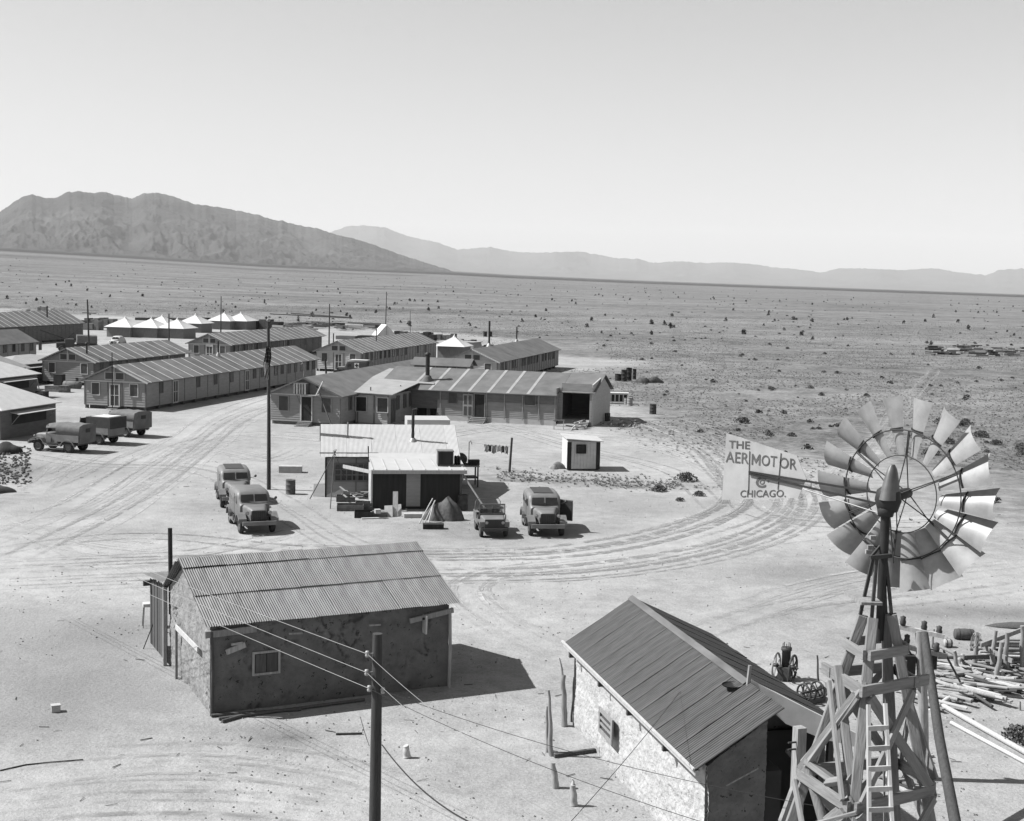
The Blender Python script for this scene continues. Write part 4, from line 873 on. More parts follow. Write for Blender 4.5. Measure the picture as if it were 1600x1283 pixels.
M_wire = mat('bright_wire', 0.45, rough=0.4, metal=0.5, var=0.1); M_wireD = mat('dark_cable', 0.03, var=.1)
def wire(label, a, b, sag, r, m_, cat='wire', group='overhead wires', via=None):
    a = Vector(a); b = Vector(b); pts = []
    for k in range(21):
        t = k / 20; pts.append(a.lerp(b, t) - a + Vector((0, 0, -sag * 4 * t * (1 - t))))
    o = MB().tube(pts, r, 5).build('overhead_wire', m_, None, a); return tag(o, label, cat, group)
for i, (q, tx, ty) in enumerate(((INS[0], -60, 770), (INS[1], -60, 779), (INS[2], -60, 792))):
    wire(['topmost bright wire running left from the foreground pole over the adobe roof', 'middle bright wire running left from the foreground pole over the adobe roof', 'lowest bright wire running left from the foreground pole over the adobe roof'][i], q, DP(tx, ty, 52), .12, .0075, M_wire)
for i, (q, e_) in enumerate(((INS[0], (1010, 1330)), (INS[1], (960, 1330)), (INS[3], (1290, 1262)), (INS[2], (1250, 1330)))):
    wire(['bright wire running from the foreground pole down toward the stump posts', 'second bright wire slanting low past the stump posts', 'dark wire running from the foreground pole toward the windmill tower', 'lowest dark wire slanting right below the rubble-walled house'][i], q, DP(e_[0], e_[1], (20, 20, 25.5, 22)[i]), .25, .0065, M_wire if i < 2 else M_wireD)
wire('thick dark cable sagging from the foot of the foreground pole', DP(597, 1164, 31.4), DP(800, 1310, 21), .35, .016, M_wireD)
wire('thin dark wire hanging down the left side of the foreground pole', DP(563, 1120, 32), DP(577, 1166, 31.6), .03, .008, M_wireD)
wire('dark wire stretched over the dark corrugated roof of the rubble house', O2 + Vector((.25, 4.4, 3.2)), DP(840, 1340, 20), .1, .007, M_wireD)
for i, (p0, p1) in enumerate((((561, 1040), (540, 1283)),)): pass
# ------------------------------------------------------------------ army vehicles
M_od = mat('dusty_olive_paint', 0.20, var=0.32, scale=1.3, rough=0.5, spec=0.4, detail=7)
M_odD = mat('dark_olive_and_shade', 0.05, var=0.25, scale=2.2, rough=0.5, spec=0.4)  # dark paint; on grille bars it also paints in shade
M_tyre = mat('tyre_rubber', 0.045, var=0.5, scale=5, rough=0.9)
M_rim = mat('wheel_rim', 0.17, var=0.25, scale=4, rough=0.6)
M_cnv = mat('truck_canvas', 0.17, var=0.25, scale=2.5, bump=0.5, bscale=3, dist=.05)
M_cnvD = mat('dark_canvas', 0.055, var=0.3, scale=2.5, bump=0.5, bscale=3, dist=.05)
M_cglass = mat('car_glass', 0.045, rough=0.15, var=0.3, scale=1.0, spec=0.5)
M_clear = bpy.data.materials.new('clear_glass'); M_clear.use_nodes = True; _n = M_clear.node_tree; _p = _n.nodes['Principled BSDF']; _p.inputs['Base Color'].default_value = (.05, .05, .05, 1); _p.inputs['Roughness'].default_value = .08
_t = _n.nodes.new('ShaderNodeBsdfTransparent'); _m = _n.nodes.new('ShaderNodeMixShader'); _m.inputs[0].default_value = .3; _n.links.new(_t.outputs[0], _m.inputs[1]); _n.links.new(_p.outputs[0], _m.inputs[2]); _n.links.new(_m.outputs[0], _n.nodes['Material Output'].inputs[0])
M_lamp = mat('lamp_glass', 0.45, rough=0.2, var=0.2, scale=6)
def wheel_at(t, x, y, r, w):
    o = MB().lathe([(r * .60, -w / 2), (r * .9, -w / 2), (r, -w * .36), (r * 1.0, w * .36), (r * .9, w / 2), (r * .60, w / 2)], (x, y, r), 'X', 22).build('wheel', M_tyre, t)
    s = 1 if x > 0 else -1
    MB().lathe([(0, s * w * .30), (r * .16, s * w * .42), (r * .2, s * w * .30), (r * .45, s * w * .22), (r * .62, s * w * .46)], (x, y, r), 'X', 18).build('rim', M_rim, o)
    return o
def ringy(y, w, z0, z1, r, n=4): return [Vector((a, y, b)) for a, b in rrect(w, z1 - z0, r, n, 0, (z0 + z1) / 2)]
def fender(t, x, w, path, th=.05, m_=None):
    mb = MB(); rs = []
    for y, z in path: rs.append((y, z))
    for i in range(len(rs) - 1):
        (y0, z0), (y1, z1) = rs[i], rs[i + 1]
        mb.prism([(x - w / 2, y0, z0), (x + w / 2, y0, z0), (x + w / 2, y1, z1), (x - w / 2, y1, z1)], (0, 0, th))
    s = 1 if x > 0 else -1; pl = [(x + s * w / 2, y, z + .01) for y, z in rs]; lo = [(x + s * w / 2, y, z - .07) for y, z in rs[::-1]]
    mb.add(pl + lo, [tuple(range(len(pl) * 2))])
    return mb.build('fender', m_ or M_od, t)
def arc(yc, zc, r, a0, a1, n): return [(yc + r * math.cos(R(a0 + (a1 - a0) * k / n)), zc + r * math.sin(R(a0 + (a1 - a0) * k / n))) for k in range(n + 1)]
def nose(t, fb, gy, wmax, ht, m_=None, bumper=M_od):
    """hood, grille, lamps, bumper; gy = grille station"""
    m_ = m_ or M_od
    MB().rings([ringy(fb, wmax, .62, ht, .16), ringy(fb + (gy - fb) * .5, wmax * .78, .64, ht - .03, .15), ringy(gy - .12, wmax * .6, .62, ht - .08, .12), ringy(gy, wmax * .54, .62, ht - .14, .1)]).build('hood', m_, t)
    g = MB().prism([(-wmax * .30, gy + .02, .58), (wmax * .30, gy + .02, .58), (wmax * .27, gy + .02, ht - .15), (-wmax * .27, gy + .02, ht - .15)], (0, .05, 0)).build('grille', M_odD, t)
    for k in range(8): MB().box((-wmax * .24 + k * wmax * .48 / 7, gy + .09, (ht + .42) / 2), (.03, .03, ht - .78)).build('grille_bar', M_odD, g)  # bars coloured dark to paint in the shaded front
    for s in (-1, 1):
        h = MB().lathe([(.0, -.14), (.07, -.12), (.1, 0), (.095, .03)], (s * wmax * .43, gy - .02, ht - .27), 'Y', 14).build('headlight', m_, t)
        MB().lathe([(.092, .02), (.05, .045), (.0, .05)], (s * wmax * .43, gy - .02, ht - .27), 'Y', 14).build('lens', M_lamp, h)
    MB().box((0, gy + .3, .62), (1.72, .12, .2)).build('bumper', bumper, t)
    for s in (-1, 1): MB().box((s * .42, gy + .1, .56), (.09, .5, .12)).build('frame_rail', M_odD, t)
def carryall(label, roof_slats=True, door_open=False, paint=None, amb=False):
    p_ = paint or M_od
    t = thing('ambulance' if amb else 'carryall_truck', label, 'ambulance' if amb else 'truck', group=None if amb else 'army carryalls parked in the yard')
    hh = 2.22 if amb else 2.03; yb = -2.35 if amb else -2.05
    MB().rings([ringy(yb, 1.5, .72, hh - .3, .2), ringy(yb + .12, 1.66, .66, hh - .1, .22), ringy(yb + .45, 1.74, .62, hh - .02, .24), ringy(-.6, 1.76, .6, hh, .25), ringy(.35, 1.74, .6, hh - .03, .25), ringy(.55, 1.70, .6, hh - .12, .24), ringy(.66, 1.66, .6, hh - .3, .22), ringy(.82, 1.60, .6, 1.46, .18), ringy(.95, 1.5, .6, 1.38, .16)]).build('cabin', p_, t)
    nose(t, .8, 2.05, 1.35, 1.38, p_, bumper=p_)
    ws = MB()
    for s in (-1, 1):
        o = MB().prism([(s * .03, .865, 1.50), (s * .70, .80, 1.50), (s * .66, .665, 1.84), (s * .03, .735, 1.86)], (0, .02, .01)).build('windshield', M_cglass, t)
    for s in (-1, 1):
        x = s * .872
        for y0, y1 in ((.02, .55), (-.72, -.12), (-1.6, -.9)) if not amb else ((.02, .55),):
            MB().prism([(x, y0, 1.38), (x, y1, 1.38), (x * .985, y1 - (.1 if y1 > .4 else 0), 1.74), (x * .985, y0, 1.74)], (s * .012, 0, 0)).build('side_window', M_cglass, t)
        MB().prism([(x + s * .004, -.03, .70), (x + s * .004, .0, .70), (x + s * .004, .0, 1.85), (x + s * .004, -.03, 1.85)], (s * .008, 0, 0)).build('door_seam', M_odD, t)
        fender(t, s * .82, .40, [(2.15, .62), (2.12, .78)] + arc(1.5, .42, .60, 55, 125, 6) + [(.98, .72), (.72, .48), (.5, .44)], m_=p_)
        fender(t, s * .86, .26, arc(-1.45, .40, .56, 5, 175, 9), m_=p_)
        MB().box((s * .86, -.3, .44), (.3, 1.7, .05)).build('running_board', p_, t)
        wheel_at(t, s * .80, 1.5, .41, .23); wheel_at(t, s * .80, -1.42, .41, .23)
        MB().box((s * .93, .35, .62), (.16, .3, .3)).build('step_box', M_odD, t)
    MB().box((0, -.1, .52), (.9, 4.0, .14)).build('chassis', M_odD, t)
    MB().tube([(-.85, .75, 1.55), (-1.1, .8, 1.62)], .012, 5).build('mirror_arm', M_odD, t); MB().lathe([(0, -.01), (.08, 0), (0, .012)], (-1.12, .8, 1.66), 'Y', 10).build('mirror', M_odD, t)
    if roof_slats: MB().rings([[Vector((x, y, z + hh - .052)) for x, z in ((-.52, .03), (.52, .03), (.52, .06), (-.52, .06))] for y in (-1.75, .2)], smooth=False).build('roof_panel', M_odD if not amb else p_, t)
    if door_open:
        d = MB().box((0, 0, 0), (.05, .85, 1.1)).build('open_door', p_, t, (-1.15, .42, 1.15), R(58)); MB().box((-.03, 0, .3), (.02, .6, .38)).build('door_glass', M_cglass, d); MB().box((.035, 0, 0), (.02, .78, 1.0)).build('door_lining', M_odD, d)
    if amb:
        for s in (-1, 1):
            q = MB().box((s * .885, -.75, 1.55), (.02, .62, .62)).build('cross_panel', M_white, t)
            MB().box((s * .90, -.75, 1.55), (.02, .16, .48)).build('cross_upright', M_black, q); MB().box((s * .902, -.75, 1.55), (.02, .48, .16)).build('cross_bar', M_black, q)
    return t
def park(t, fpx, rpx, lx, fy, ry):
    """stand a vehicle so that two wheel contacts (local x=lx, y=fy / ry) fall on two ground pixels"""
    F_, R_ = G(*fpx), G(*rpx); h = (F_ - R_).normalized(); rz = math.atan2(-h.x, h.y)
    c = (F_ + R_) / 2; loc = Matrix.Rotation(rz, 3, 'Z') @ Vector((lx, (fy + ry) / 2, 0))
    t.location = (c.x - loc.x, c.y - loc.y, 0); t.rotation_euler = (0, 0, rz)
c1 = carryall('carryall truck with its near door hanging open, parked beside the jeep', door_open=True); park(c1, (827, 838), (815.5, 819), .9, 1.5, -1.42)
c2 = carryall('dusty carryall truck parked nearest the adobe house with the corrugated roof', roof_slats=False); park(c2, (376, 836), (356, 815), .9, 1.5, -1.42)
c3 = carryall('carryall truck tucked behind the front one beside the flagpole'); park(c3, (345.5, 795), (337.6, 777.6), .9, 1.5, -1.42)
am = carryall('dark field ambulance with a cross panel in front of the pale barracks gable', roof_slats=False, paint=M_odD, amb=True); park(am, (530, 589), (566, 590.5), -.9, 1.5, -1.42)
MB().box((0, -.8, 2.215), (1.2, 2.4, .03)).build('roof_tarp', M_canvas, am)
# ---- jeep
jp = thing('jeep', 'open military jeep with raised windshield facing the viewer', 'jeep')
for s in (-1, 1):
    MB().prism([(s * .70, -1.5, .55), (s * .70, -1.5, 1.0), (s * .70, -.45, 1.0), (s * .70, -.25, .72), (s * .70, .2, .72), (s * .70, .38, 1.02), (s * .70, .55, 1.06), (s * .70, .55, .5), (s * .70, -1.0, .5)], (s * .04, 0, 0)).build('body_side', M_od, jp)
    MB().box((s * .62, -1.1, .82), (.2, .85, .3)).build('wheel_arch', M_od, jp)
    fender(jp, s * .60, .34, [(1.62, .58), (1.6, .80), (1.0, .84), (.72, .80), (.55, .55)])
    wheel_at(jp, s * .63, 1.12, .365, .17); wheel_at(jp, s * .63, -.92, .365, .17)
    MB().box((s * .32, -.28, .78), (.42, .42, .14)).build('seat_cushion', M_cnvD, jp); MB().box((s * .32, -.5, 1.0), (.42, .1, .42), rx=R(-10)).build('seat_back', M_cnvD, jp)
    h = MB().lathe([(0, -.1), (.08, -.06), (.09, .02)], (s * .42, 1.66, .82), 'Y', 14).build('headlight', M_od, jp); MB().lathe([(.085, .01), (.0, .04)], (s * .42, 1.66, .82), 'Y', 14).build('lens', M_lamp, h)
    MB().bar((s * .66, .58, 1.05), (s * .66, .50, 1.60), .05, .05, up=(0, 1, 0)).build('windshield_post', M_od, jp)
    MB().prism([(s * .03, .555, 1.16), (s * .62, .555, 1.16), (s * .62, .515, 1.55), (s * .03, .515, 1.55)], (0, .01, 0)).build('windshield', M_clear, jp)
MB().box((0, -.5, .52), (1.36, 2.1, .06)).build('floor', M_odD, jp); MB().box((0, -1.48, .8), (1.4, .05, .45)).build('tailgate', M_od, jp)
MB().rings([ringy(.5, 1.28, .6, 1.05, .08), ringy(1.1, 1.14, .6, 1.01, .08), ringy(1.6, .98, .58, .96, .07)], smooth=False).build('hood', M_od, jp)
g = MB().box((0, 1.64, .76), (1.02, .05, .46)).build('grille', M_odD, jp)
for k in range(9): MB().box((-.26 + k * .065, 1.675, .76), (.03, .02, .36)).build('grille_bar', M_odD, g)  # dark bars again carry the shade of the front in their colour
for z in (1.10, 1.58): MB().bar((-.66, .56 - (z - 1.1) * .11, z), (.66, .56 - (z - 1.1) * .11, z), .05, .07).build('windshield_rail', M_od, jp)
MB().box((0, .56, 1.08), (1.3, .03, .12)).build('cowl', M_odD, jp)
MB().box((0, 1.85, .5), (1.36, .08, .14)).build('bumper', M_odD, jp); MB().box((0, .2, .42), (.7, 3.0, .12)).build('chassis', M_odD, jp)
MB().tube([(-.36 + .2 * math.cos(2 * PI * k / 16), .28 - .06 * math.sin(2 * PI * k / 16), 1.08 + .19 * math.sin(2 * PI * k / 16)) for k in range(17)], .014, 5).build('steering_wheel', M_black, jp)
MB().tube([(-.68, -1.3, 1.0), (-.66, -1.2, 1.45), (-.55, -1.15, 1.62), (.55, -1.15, 1.62), (.66, -1.2, 1.45), (.68, -1.3, 1.0)], .02, 6).build('top_bow', M_od, jp)
park(jp, (751, 840), (742, 826), .68, 1.12, -.92)
# ---- weapons carriers under canvas
def carrier(label, cnv, flatbed=False):
    t = thing('canvas_truck', label, 'truck', group='canvas-topped trucks at the left')
    nose(t, .72, 1.92, 1.3, 1.32)
    MB().box((0, .3, .95), (1.5, .9, .7)).build('cowl', M_od, t)
    for s in (-1, 1):
        fender(t, s * .84, .42, [(2.05, .78)] + arc(1.35, .42, .62, 60, 125, 6) + [(.78, .62), (.5, .5)])
        fender(t, s * .92, .3, arc(-1.2, .40, .58, 5, 175, 9))
        MB().box((s * .9, .05, .5), (.3, .9, .05)).build('running_board', M_od, t)
        MB().prism([(s * .78, .75, .7), (s * .78, .35, .7), (s * .78, .3, 1.05), (s * .78, .75, 1.35)], (s * .03, 0, 0)).build('cab_side', M_od, t)
        MB().bar((s * .74, .72, 1.3), (s * .72, .62, 1.98), .05, .05, up=(0, 1, 0)).build('windshield_post', M_od, t)
        wheel_at(t, s * .82, 1.35, .42, .24); wheel_at(t, s * .82, -1.2, .42, .24)
        MB().box((s * .35, -.1, 1.0), (.5, .5, .16)).build('seat', M_cnvD, t)
        MB().box((s * .98, -1.15, 1.05), (.06, 1.95, .5)).build('bed_side', M_od, t)
    MB().box((0, -.5, .62), (1.9, 3.0, .1)).build('bed_floor', M_odD, t); MB().box((0, -2.12, .98), (1.98, .06, .55)).build('tailgate', M_od, t)
    MB().box((0, .69, 1.66), (1.36, .02, .5)).build('windshield', M_cglass, t)
    if not flatbed:
        def cring(y, h, w, sg=0):
            return [Vector((x, y, z)) for x, z in ((w / 2, 1.22), (w / 2, h - .28), (w / 2 - .1, h - .1), (w / 4, h - sg), (0, h), (-w / 4, h - sg), (-w / 2 + .1, h - .1), (-w / 2, h - .28), (-w / 2, 1.22))]
        MB().rings([cring(-2.2, 2.08, 1.98), cring(-1.75, 2.06, 1.95, .03), cring(-1.2, 2.11, 1.98), cring(-.75, 2.06, 1.94, .03), cring(-.2, 2.1, 1.96)], smooth=True).build('canvas_cover', cnv, t)
        MB().rings([cring(-.18, 2.08, 1.8), cring(.75, 2.0, 1.6)], cap=False).build('cab_top', cnv, t)
        for o in t.children:
            if o.name.startswith('cab_top'):
                me = o.data; me.vertices.foreach_set('co', [c if (i % 3) != 2 or c > 1.6 else 1.72 for i, c in enumerate([q for v in me.vertices for q in v.co])])
        c = MB().prism([(-.97, -2.23, .75), (.97, -2.23, .75), (.97, -2.23, 1.95), (.6, -2.23, 2.06), (-.6, -2.23, 2.06), (-.97, -2.23, 1.95)], (0, .02, 0)).build('rear_curtain', cnv, t)
        MB().box((0, -2.25, 1.62), (.5, .02, .28)).build('curtain_window', M_black, c)
    else:
        fr = MB().prism([(-1.0, -2.3, 1.25), (1.0, -2.3, 1.25), (1.0, -.1, 1.25), (-1.0, -.1, 1.25)], (0, 0, .85)).build('canvas_cover', M_cnvD, t)
        MB().box((0, -1.2, 2.12), (1.5, 1.6, .03)).build('pale_panel', M_canvas, t)
    return t
k1 = carrier('canvas-topped truck with open cab parked nearest on the left', M_cnv); park(k1, (51.6, 704.4), (113.8, 708.8), -.94, 1.35, -1.2)
k2 = carrier('truck with square dark canvas body standing between two others', M_cnvD, True)
park(k2, (104, 691.5), (161, 696), -.94, 1.35, -1.2)
k3 = carrier('canvas-topped truck parked farthest right before the long barracks', M_cnv); park(k3, (150, 679), (204, 684.5), -.94, 1.35, -1.2)
# ---- far vehicles half hidden behind the roofs
sd_ = thing('sedan', 'pale rounded sedan seen head-on between the far barracks and tents', 'car', G(183, 541), R(172))
MB().rings([ringy(-2.1, 1.3, .5, 1.0, .2), ringy(-1.5, 1.6, .4, 1.4, .35), ringy(-.8, 1.62, .4, 1.72, .4), ringy(.1, 1.6, .4, 1.72, .4), ringy(.6, 1.55, .4, 1.4, .3), ringy(.75, 1.3, .4, 1.15, .25), ringy(1.7, .9, .4, 1.05, .25), ringy(2.0, .6, .45, .95, .2)]).build('body', M_sidL, sd_)
for s in (-1, 1):
    fender(sd_, s * .7, .45, arc(1.3, .3, .55, 0, 170, 8), m_=M_sidL); fender(sd_, s * .7, .4, arc(-1.3, .3, .52, 10, 175, 8), m_=M_sidL)
    for y in (1.3, -1.3): wheel_at(sd_, s * .68, y, .36, .18)
    MB().lathe([(0, -.1), (.1, -.02), (.1, .05), (0, .08)], (s * .55, 1.75, .85), 'Y', 10).build('headlight', M_lamp, sd_)
    MB().prism([(s * .02, .72, 1.2), (s * .6, .70, 1.2), (s * .52, .55, 1.55), (s * .02, .58, 1.57)], (0, .03, .0)).build('windshield', M_cglass, sd_)
MB().box((0, 2.02, .72), (.4, .04, .4)).build('grille', M_odD, sd_)
cr = thing('crane_truck', 'dark wrecker truck with a slanting boom behind the far left roofs', 'truck', G(118, 549), R(112))
MB().box((0, .9, 1.2), (1.9, 1.4, 1.5)).build('cab', M_odD, cr); MB().box((0, 2.2, .95), (1.3, 1.3, .8)).build('hood', M_odD, cr); MB().box((0, -1.6, .95), (2.0, 3.4, .35)).build('bed', M_odD, cr)
MB().rings([ringy(-3.2, 2.0, 1.2, 2.5, .3), ringy(-.2, 2.0, 1.2, 2.6, .3)]).build('bed_cover', M_cnv, cr)
MB().bar((0, 0, 1.4), (.6, 5.2, 3.3), .14, .18).build('boom', M_iron, cr); MB().bar((.1, 1.3, 1.9), (.0, .2, 2.9), .06, .06).build('boom_stay', M_iron, cr)
for s in (-1, 1):
    for y in (2.1, -1.2, -2.4): wheel_at(cr, s * .9, y, .48, .25)
# ------------------------------------------------------------------ tents, hutments, poles
def hutment(label, w, a, size, wall_h, peak, canvas, wallm, group, cat='tent', name='pyramid_tent', ridge=0.0, awning=False):
    t = thing(name, label, cat, camp(w, a), -AZ, group); s = size / 2
    MB().box((0, 0, wall_h / 2), (size, size, wall_h)).build('wall', wallm, t)
    for k in range(4):
        q = k * PI / 2; ca, sa = math.cos(q), math.sin(q); e = s + .4; nm = 'roof_panel'
        P = [Vector((e * (ca - sa), e * (sa + ca), wall_h - .1)), Vector((e * (-sa - ca), e * (ca - sa), wall_h - .1)), Vector((0, 0, peak))]
        def fn(u, v, P=P):
            p = P[0].lerp(P[1], u).lerp(P[2], v); p.z -= .10 * math.sin(PI * v) * math.sin(PI * u); return p
        MB().grid(fn, 8, 8).build(nm, canvas, t)
    MB().lathe([(.3, peak - .22), (.22, peak + .05), (.08, peak + .12), (.06, peak + .35), (.0, peak + .36)], n=10).build('peak_cap', canvas, t)
    return t
M_hutw = mat('hut_boards', 0.22, var=0.25, scale=2, stretch=(4, 4, .6)); M_cvd = mat('old_canvas', 0.62, var=0.12, scale=1.5)
TG = 'pyramid tents in the far row'
for lab, w, a in (('pyramid tent with white canvas roof at the left end of the far row', -138.7, 235.9), ('white pyramid tent second from left, front of the far row', -133.7, 236.9), ('white pyramid tent above the end of the striped roof, right of the front row', -128.7, 237.8),
                  ('white pyramid tent peeking up behind the front row of tents', -139.2, 250.9), ('lone white pyramid tent in the gap between the tall poles', -137.4, 261.6), ('far white pyramid tent standing behind the tall thin pole', -139.2, 278.4), ('far white pyramid tent at the right end of the row', -136.4, 280.8)):
    hutment(lab, w, a, 5.0, 2.0, 3.6, M_canvas, M_hutw, TG)
hutment('white pyramid tent beside the end of the barracks with the ambulance', -64.4, 208.5, 4.2, 2.1, 3.5, M_canvas, M_hutw, TG)
def lowhut(label, w1, a0, a1, width, he, hr, roofm):
    """hip-roofed hutment; w1 its right-hand wall"""
    t = thing('hutment', label, 'hut', camp(w1 - width / 2, a0), -AZ, 'low hutments along the left edge'); L_ = a1 - a0; hw = width / 2
    MB().box((0, L_ / 2, he / 2), (width, L_, he)).build('wall', M_sidD, t)
    MB().box((0, -.03, he / 2), (width - .1, .04, he - .1)).build('front_wall', M_sid, t)
    e = .35; c = [Vector((-hw - e, -e, he - .08)), Vector((hw + e, -e, he - .08)), Vector((hw + e, L_ + e, he - .08)), Vector((-hw - e, L_ + e, he - .08))]; r0, r1 = Vector((0, L_ * .4, hr)), Vector((0, L_ * .6, hr))
    for f in ((c[0], c[1], r0), (c[1], c[2], r1, r0), (c[2], c[3], r1), (c[3], c[0], r0, r1)): MB().prism(f, (0, 0, .05)).build('roof_panel', roofm, t)
    ws = MB(); ws.box((hw + .02, L_ / 2, he * .62), (.04, L_ * .62, he * .36)); ws.build('screen_opening', M_tar, t)
    MB().prism([(hw + .05, L_ * .15, he * .86), (hw + .05, L_ * .85, he * .86), (hw + .85, L_ * .85, he * .80), (hw + .85, L_ * .15, he * .80)], (0, 0, .04)).build('awning', M_sidL, t)
    for y in (.17, .83): MB().bar((hw + .05, L_ * y, he * .45), (hw + .8, L_ * y, he * .8), .04, .04).build('awning_prop', M_wood, t)
    return t
lowhut('low dark-walled hutment with bright roof cut off by the left edge near the trucks', -64.3, 91.2, 98.5, 6.8, 2.35, 4.0, M_cvd)
lowhut('middle hutment on the left edge with a small propped awning', -82.4, 115.2, 123.0, 6.4, 2.4, 3.9, M_cvd)
lowhut('grey-roofed hutment wedged between two others at the left', -88.6, 123.8, 130.2, 6.0, 2.4, 4.1, mat('grey_canvas', .38, var=.15, scale=1.5))
lowhut('hutment with a low flat roof beside the half-hidden barracks', -92.0, 131.5, 146.0, 5.5, 2.3, 3.0, mat('grey_canvas', .38))
# wall tent on poles
tb = G(604, 532); wt = thing('ridge_tent', 'small white ridge tent pitched behind the far barracks', 'tent', tb, R(20))
MB().prism([(-2.0, 0, 0), (2.0, 0, 0), (2.0, 0, .9), (0, 0, 3.1), (-2.0, 0, .9)], (0, 4, 0)).build('canvas', M_canvas, wt); MB().box((0, -.02, .95), (.9, .03, 1.9)).build('door_flap', M_cvd, wt)
MB().tube([(0, -.05, 0), (0, -.05, 3.4)], .05, 6).build('tent_pole', M_wood, wt)
def pole_thing(label, base, top, r0, r1, m_=M_pole, name='pole', cat='pole', group=None, arms=0):
    b = G(*base); h = hgt(b, *top); tx = DP(top[0], top[1], b.y).x - b.x
    if not arms: return tag(MB().tube([(0, 0, -.05), (tx * .5, 0, h * .5), (tx, 0, h)], [r0, (r0 + r1) / 2, r1], 9).build(name, m_, None, b), label, cat, group)
    t = thing(name, label, cat, b, 0, group); MB().tube([(0, 0, -.05), (tx, 0, h)], [r0, r1], 9).build('shaft', m_, t)
    for k in range(arms): MB().bar((-1.0, .3, h - 1.8 - k * 2.2), (1.0, -.3, h - 1.8 - k * 2.2), .1, .12).build('crossarm', m_, t)
    return t
PG = 'tall poles among the far barracks'
pole_thing('tall thin pole standing in the bare patch beside the striped roof', (264, 546), (264, 490), .16, .1, group=PG)
pole_thing('tall thin pole standing between the far white tents', (345, 519), (345.5, 463), .15, .09, group=PG)
pole_thing('tall pole rising at the corner of the barracks with the pale gable', (514, 543), (515, 475), .14, .09, group=PG)
pole_thing('tallest thin mast behind the small ridge tent', (602, 531), (604, 456), .12, .07, group=PG)
pole_thing('utility pole with two crossarms rising among the far left roofs', (140, 572), (136.5, 468), .15, .1, group=PG, arms=2)
pole_thing('short dark post leaning in front of the ambulance', (510, 588), (508, 561), .12, .12, M_black)
pole_thing('short dark post leaning beside the clothes line', (796, 738), (800, 684), .09, .075, M_pole)
pole_thing('pale bare post rising beside the striped barracks roof', (158, 582), (157, 552), .1, .09, M_wood, group=PG)
pole_thing('slim pole beyond the ridge tent among the scrap', (641, 530), (641, 486), .06, .05, group=PG)
# ------------------------------------------------------------------ flagpole
fb = G(420, 765); fh = hgt(fb, 418, 503); fp = thing('flagpole', 'tall dark flagpole with a limp striped flag in the middle of the camp', 'flagpole', fb)
MB().tube([(0, 0, 0), (-.02, 0, fh * .5), (-.07, 0, fh)], [.13, .105, .085], 12).build('shaft', M_pole, fp)
MB().lathe([(0, 0), (.1, .02), (.12, .1), (.07, .2), (0, .22)], (-.07, 0, fh), n=10).build('truck_ball', M_wood, fp)
zt, zb = hgt(fb, 418, 540), hgt(fb, 418, 592); fm = bpy.data.materials.new('flag_cloth'); fm.use_nodes = True
L = fm.node_tree.links; p = fm.node_tree.nodes['Principled BSDF']; p.inputs['Roughness'].default_value = .9
at = nod(fm, 'ShaderNodeAttribute', attribute_name='tone'); L.new(at.outputs['Fac'], p.inputs['Base Color'])
mb = MB(); NU, NV = 30, 34; tones = []
def flag(u, v):
    tw = .5 * v; wd = .30 + .12 * math.sin(PI * v) - .06 * v; z = zt + (zb - zt) * v - .12 * abs(u - .5)
    x = -.02 - .16 * v + (u - .5) * wd; y = -.17 - .07 * math.cos((u * 2.6 + tw) * 2 * PI)
    return Vector((x + .03 * math.sin(v * 9 + u * 5), y, z))
mb.grid(flag, NU, NV)
me = mb.mesh('flag', fm); ta = me.attributes.new('tone', 'FLOAT', 'FACE')
for j in range(NV):
    for i in range(NU):
        u, v = i / NU, j / NV
        if v < .42 + .2 * u: tones.append(.5 if ((i + j) % 6 == 1 and j % 4 == 1) else .02)
        else: tones.append(.5 if int(u * 7 + v * 5) % 2 else .05)
ta.data.foreach_set('value', tones); ob('flag', me, fp)
# ------------------------------------------------------------------ drums, crates, boards
def drum(label, px, py, r=.29, h=.88, m_=None, group='steel drums', tilt=None, name='steel_drum'):
    t = thing(name, label, 'drum', G(px, py), random.uniform(0, 3), group); pr = [(0, 0), (r, 0), (r + .012, .02), (r, .04)]
    for z in (h * .33, h * .66): pr += [(r, z - .02), (r + .014, z), (r, z + .02)]
    pr += [(r, h - .03), (r + .012, h - .015), (r, h), (r - .02, h - .03), (0, h - .03)]
    b = MB().lathe(pr, n=18).build('shell', m_ or M_iron, t)
    MB().lathe([(0, 0), (.035, 0), (.035, .02), (0, .02)], (r * .6, 0, h - .03), n=8).build('bung', M_black, b)
    if tilt: t.rotation_euler = tilt; t.location.z = r
    return t
drum('steel drum standing near the foot of the flagpole', 454, 772, m_=mat('grey_drum', .13, var=.3, scale=3))
drum('rusty drum standing behind the porch brace of the white-roofed workshop', 723, 797)
drum('drum beside the slatted coop on the track edge', 984, 634, m_=M_sid); drum('smaller drum next to the slatted coop', 978.5, 632, .22, .7, M_sid)
drum('dark drum standing alone right of the coop', 1020, 647, r=.34, h=1.0); drum('small dark barrel behind the open garage bay', 949, 658, .26, .75)
for i, (x, y) in enumerate(((966, 595), (975, 596), (982.5, 595), (991, 593))): drum(['squat dark drum at the left end of the row out in the desert', 'dark drum second from left in the row out in the desert', 'tall dark drum in the middle of the row out in the desert', 'slim dark drum at the right end of the row out in the desert'][i], x, y, (.45, .38, .38, .25)[i], (.9, 1.5, 1.7, 1.4)[i], M_black)
for i, (x, y) in enumerate(((758, 526), (766, 526))): drum(['left of two dark drums standing far behind the barracks chimneys', 'right of two dark drums standing far behind the barracks chimneys'][i], x, y, .4, 1.1, M_black)
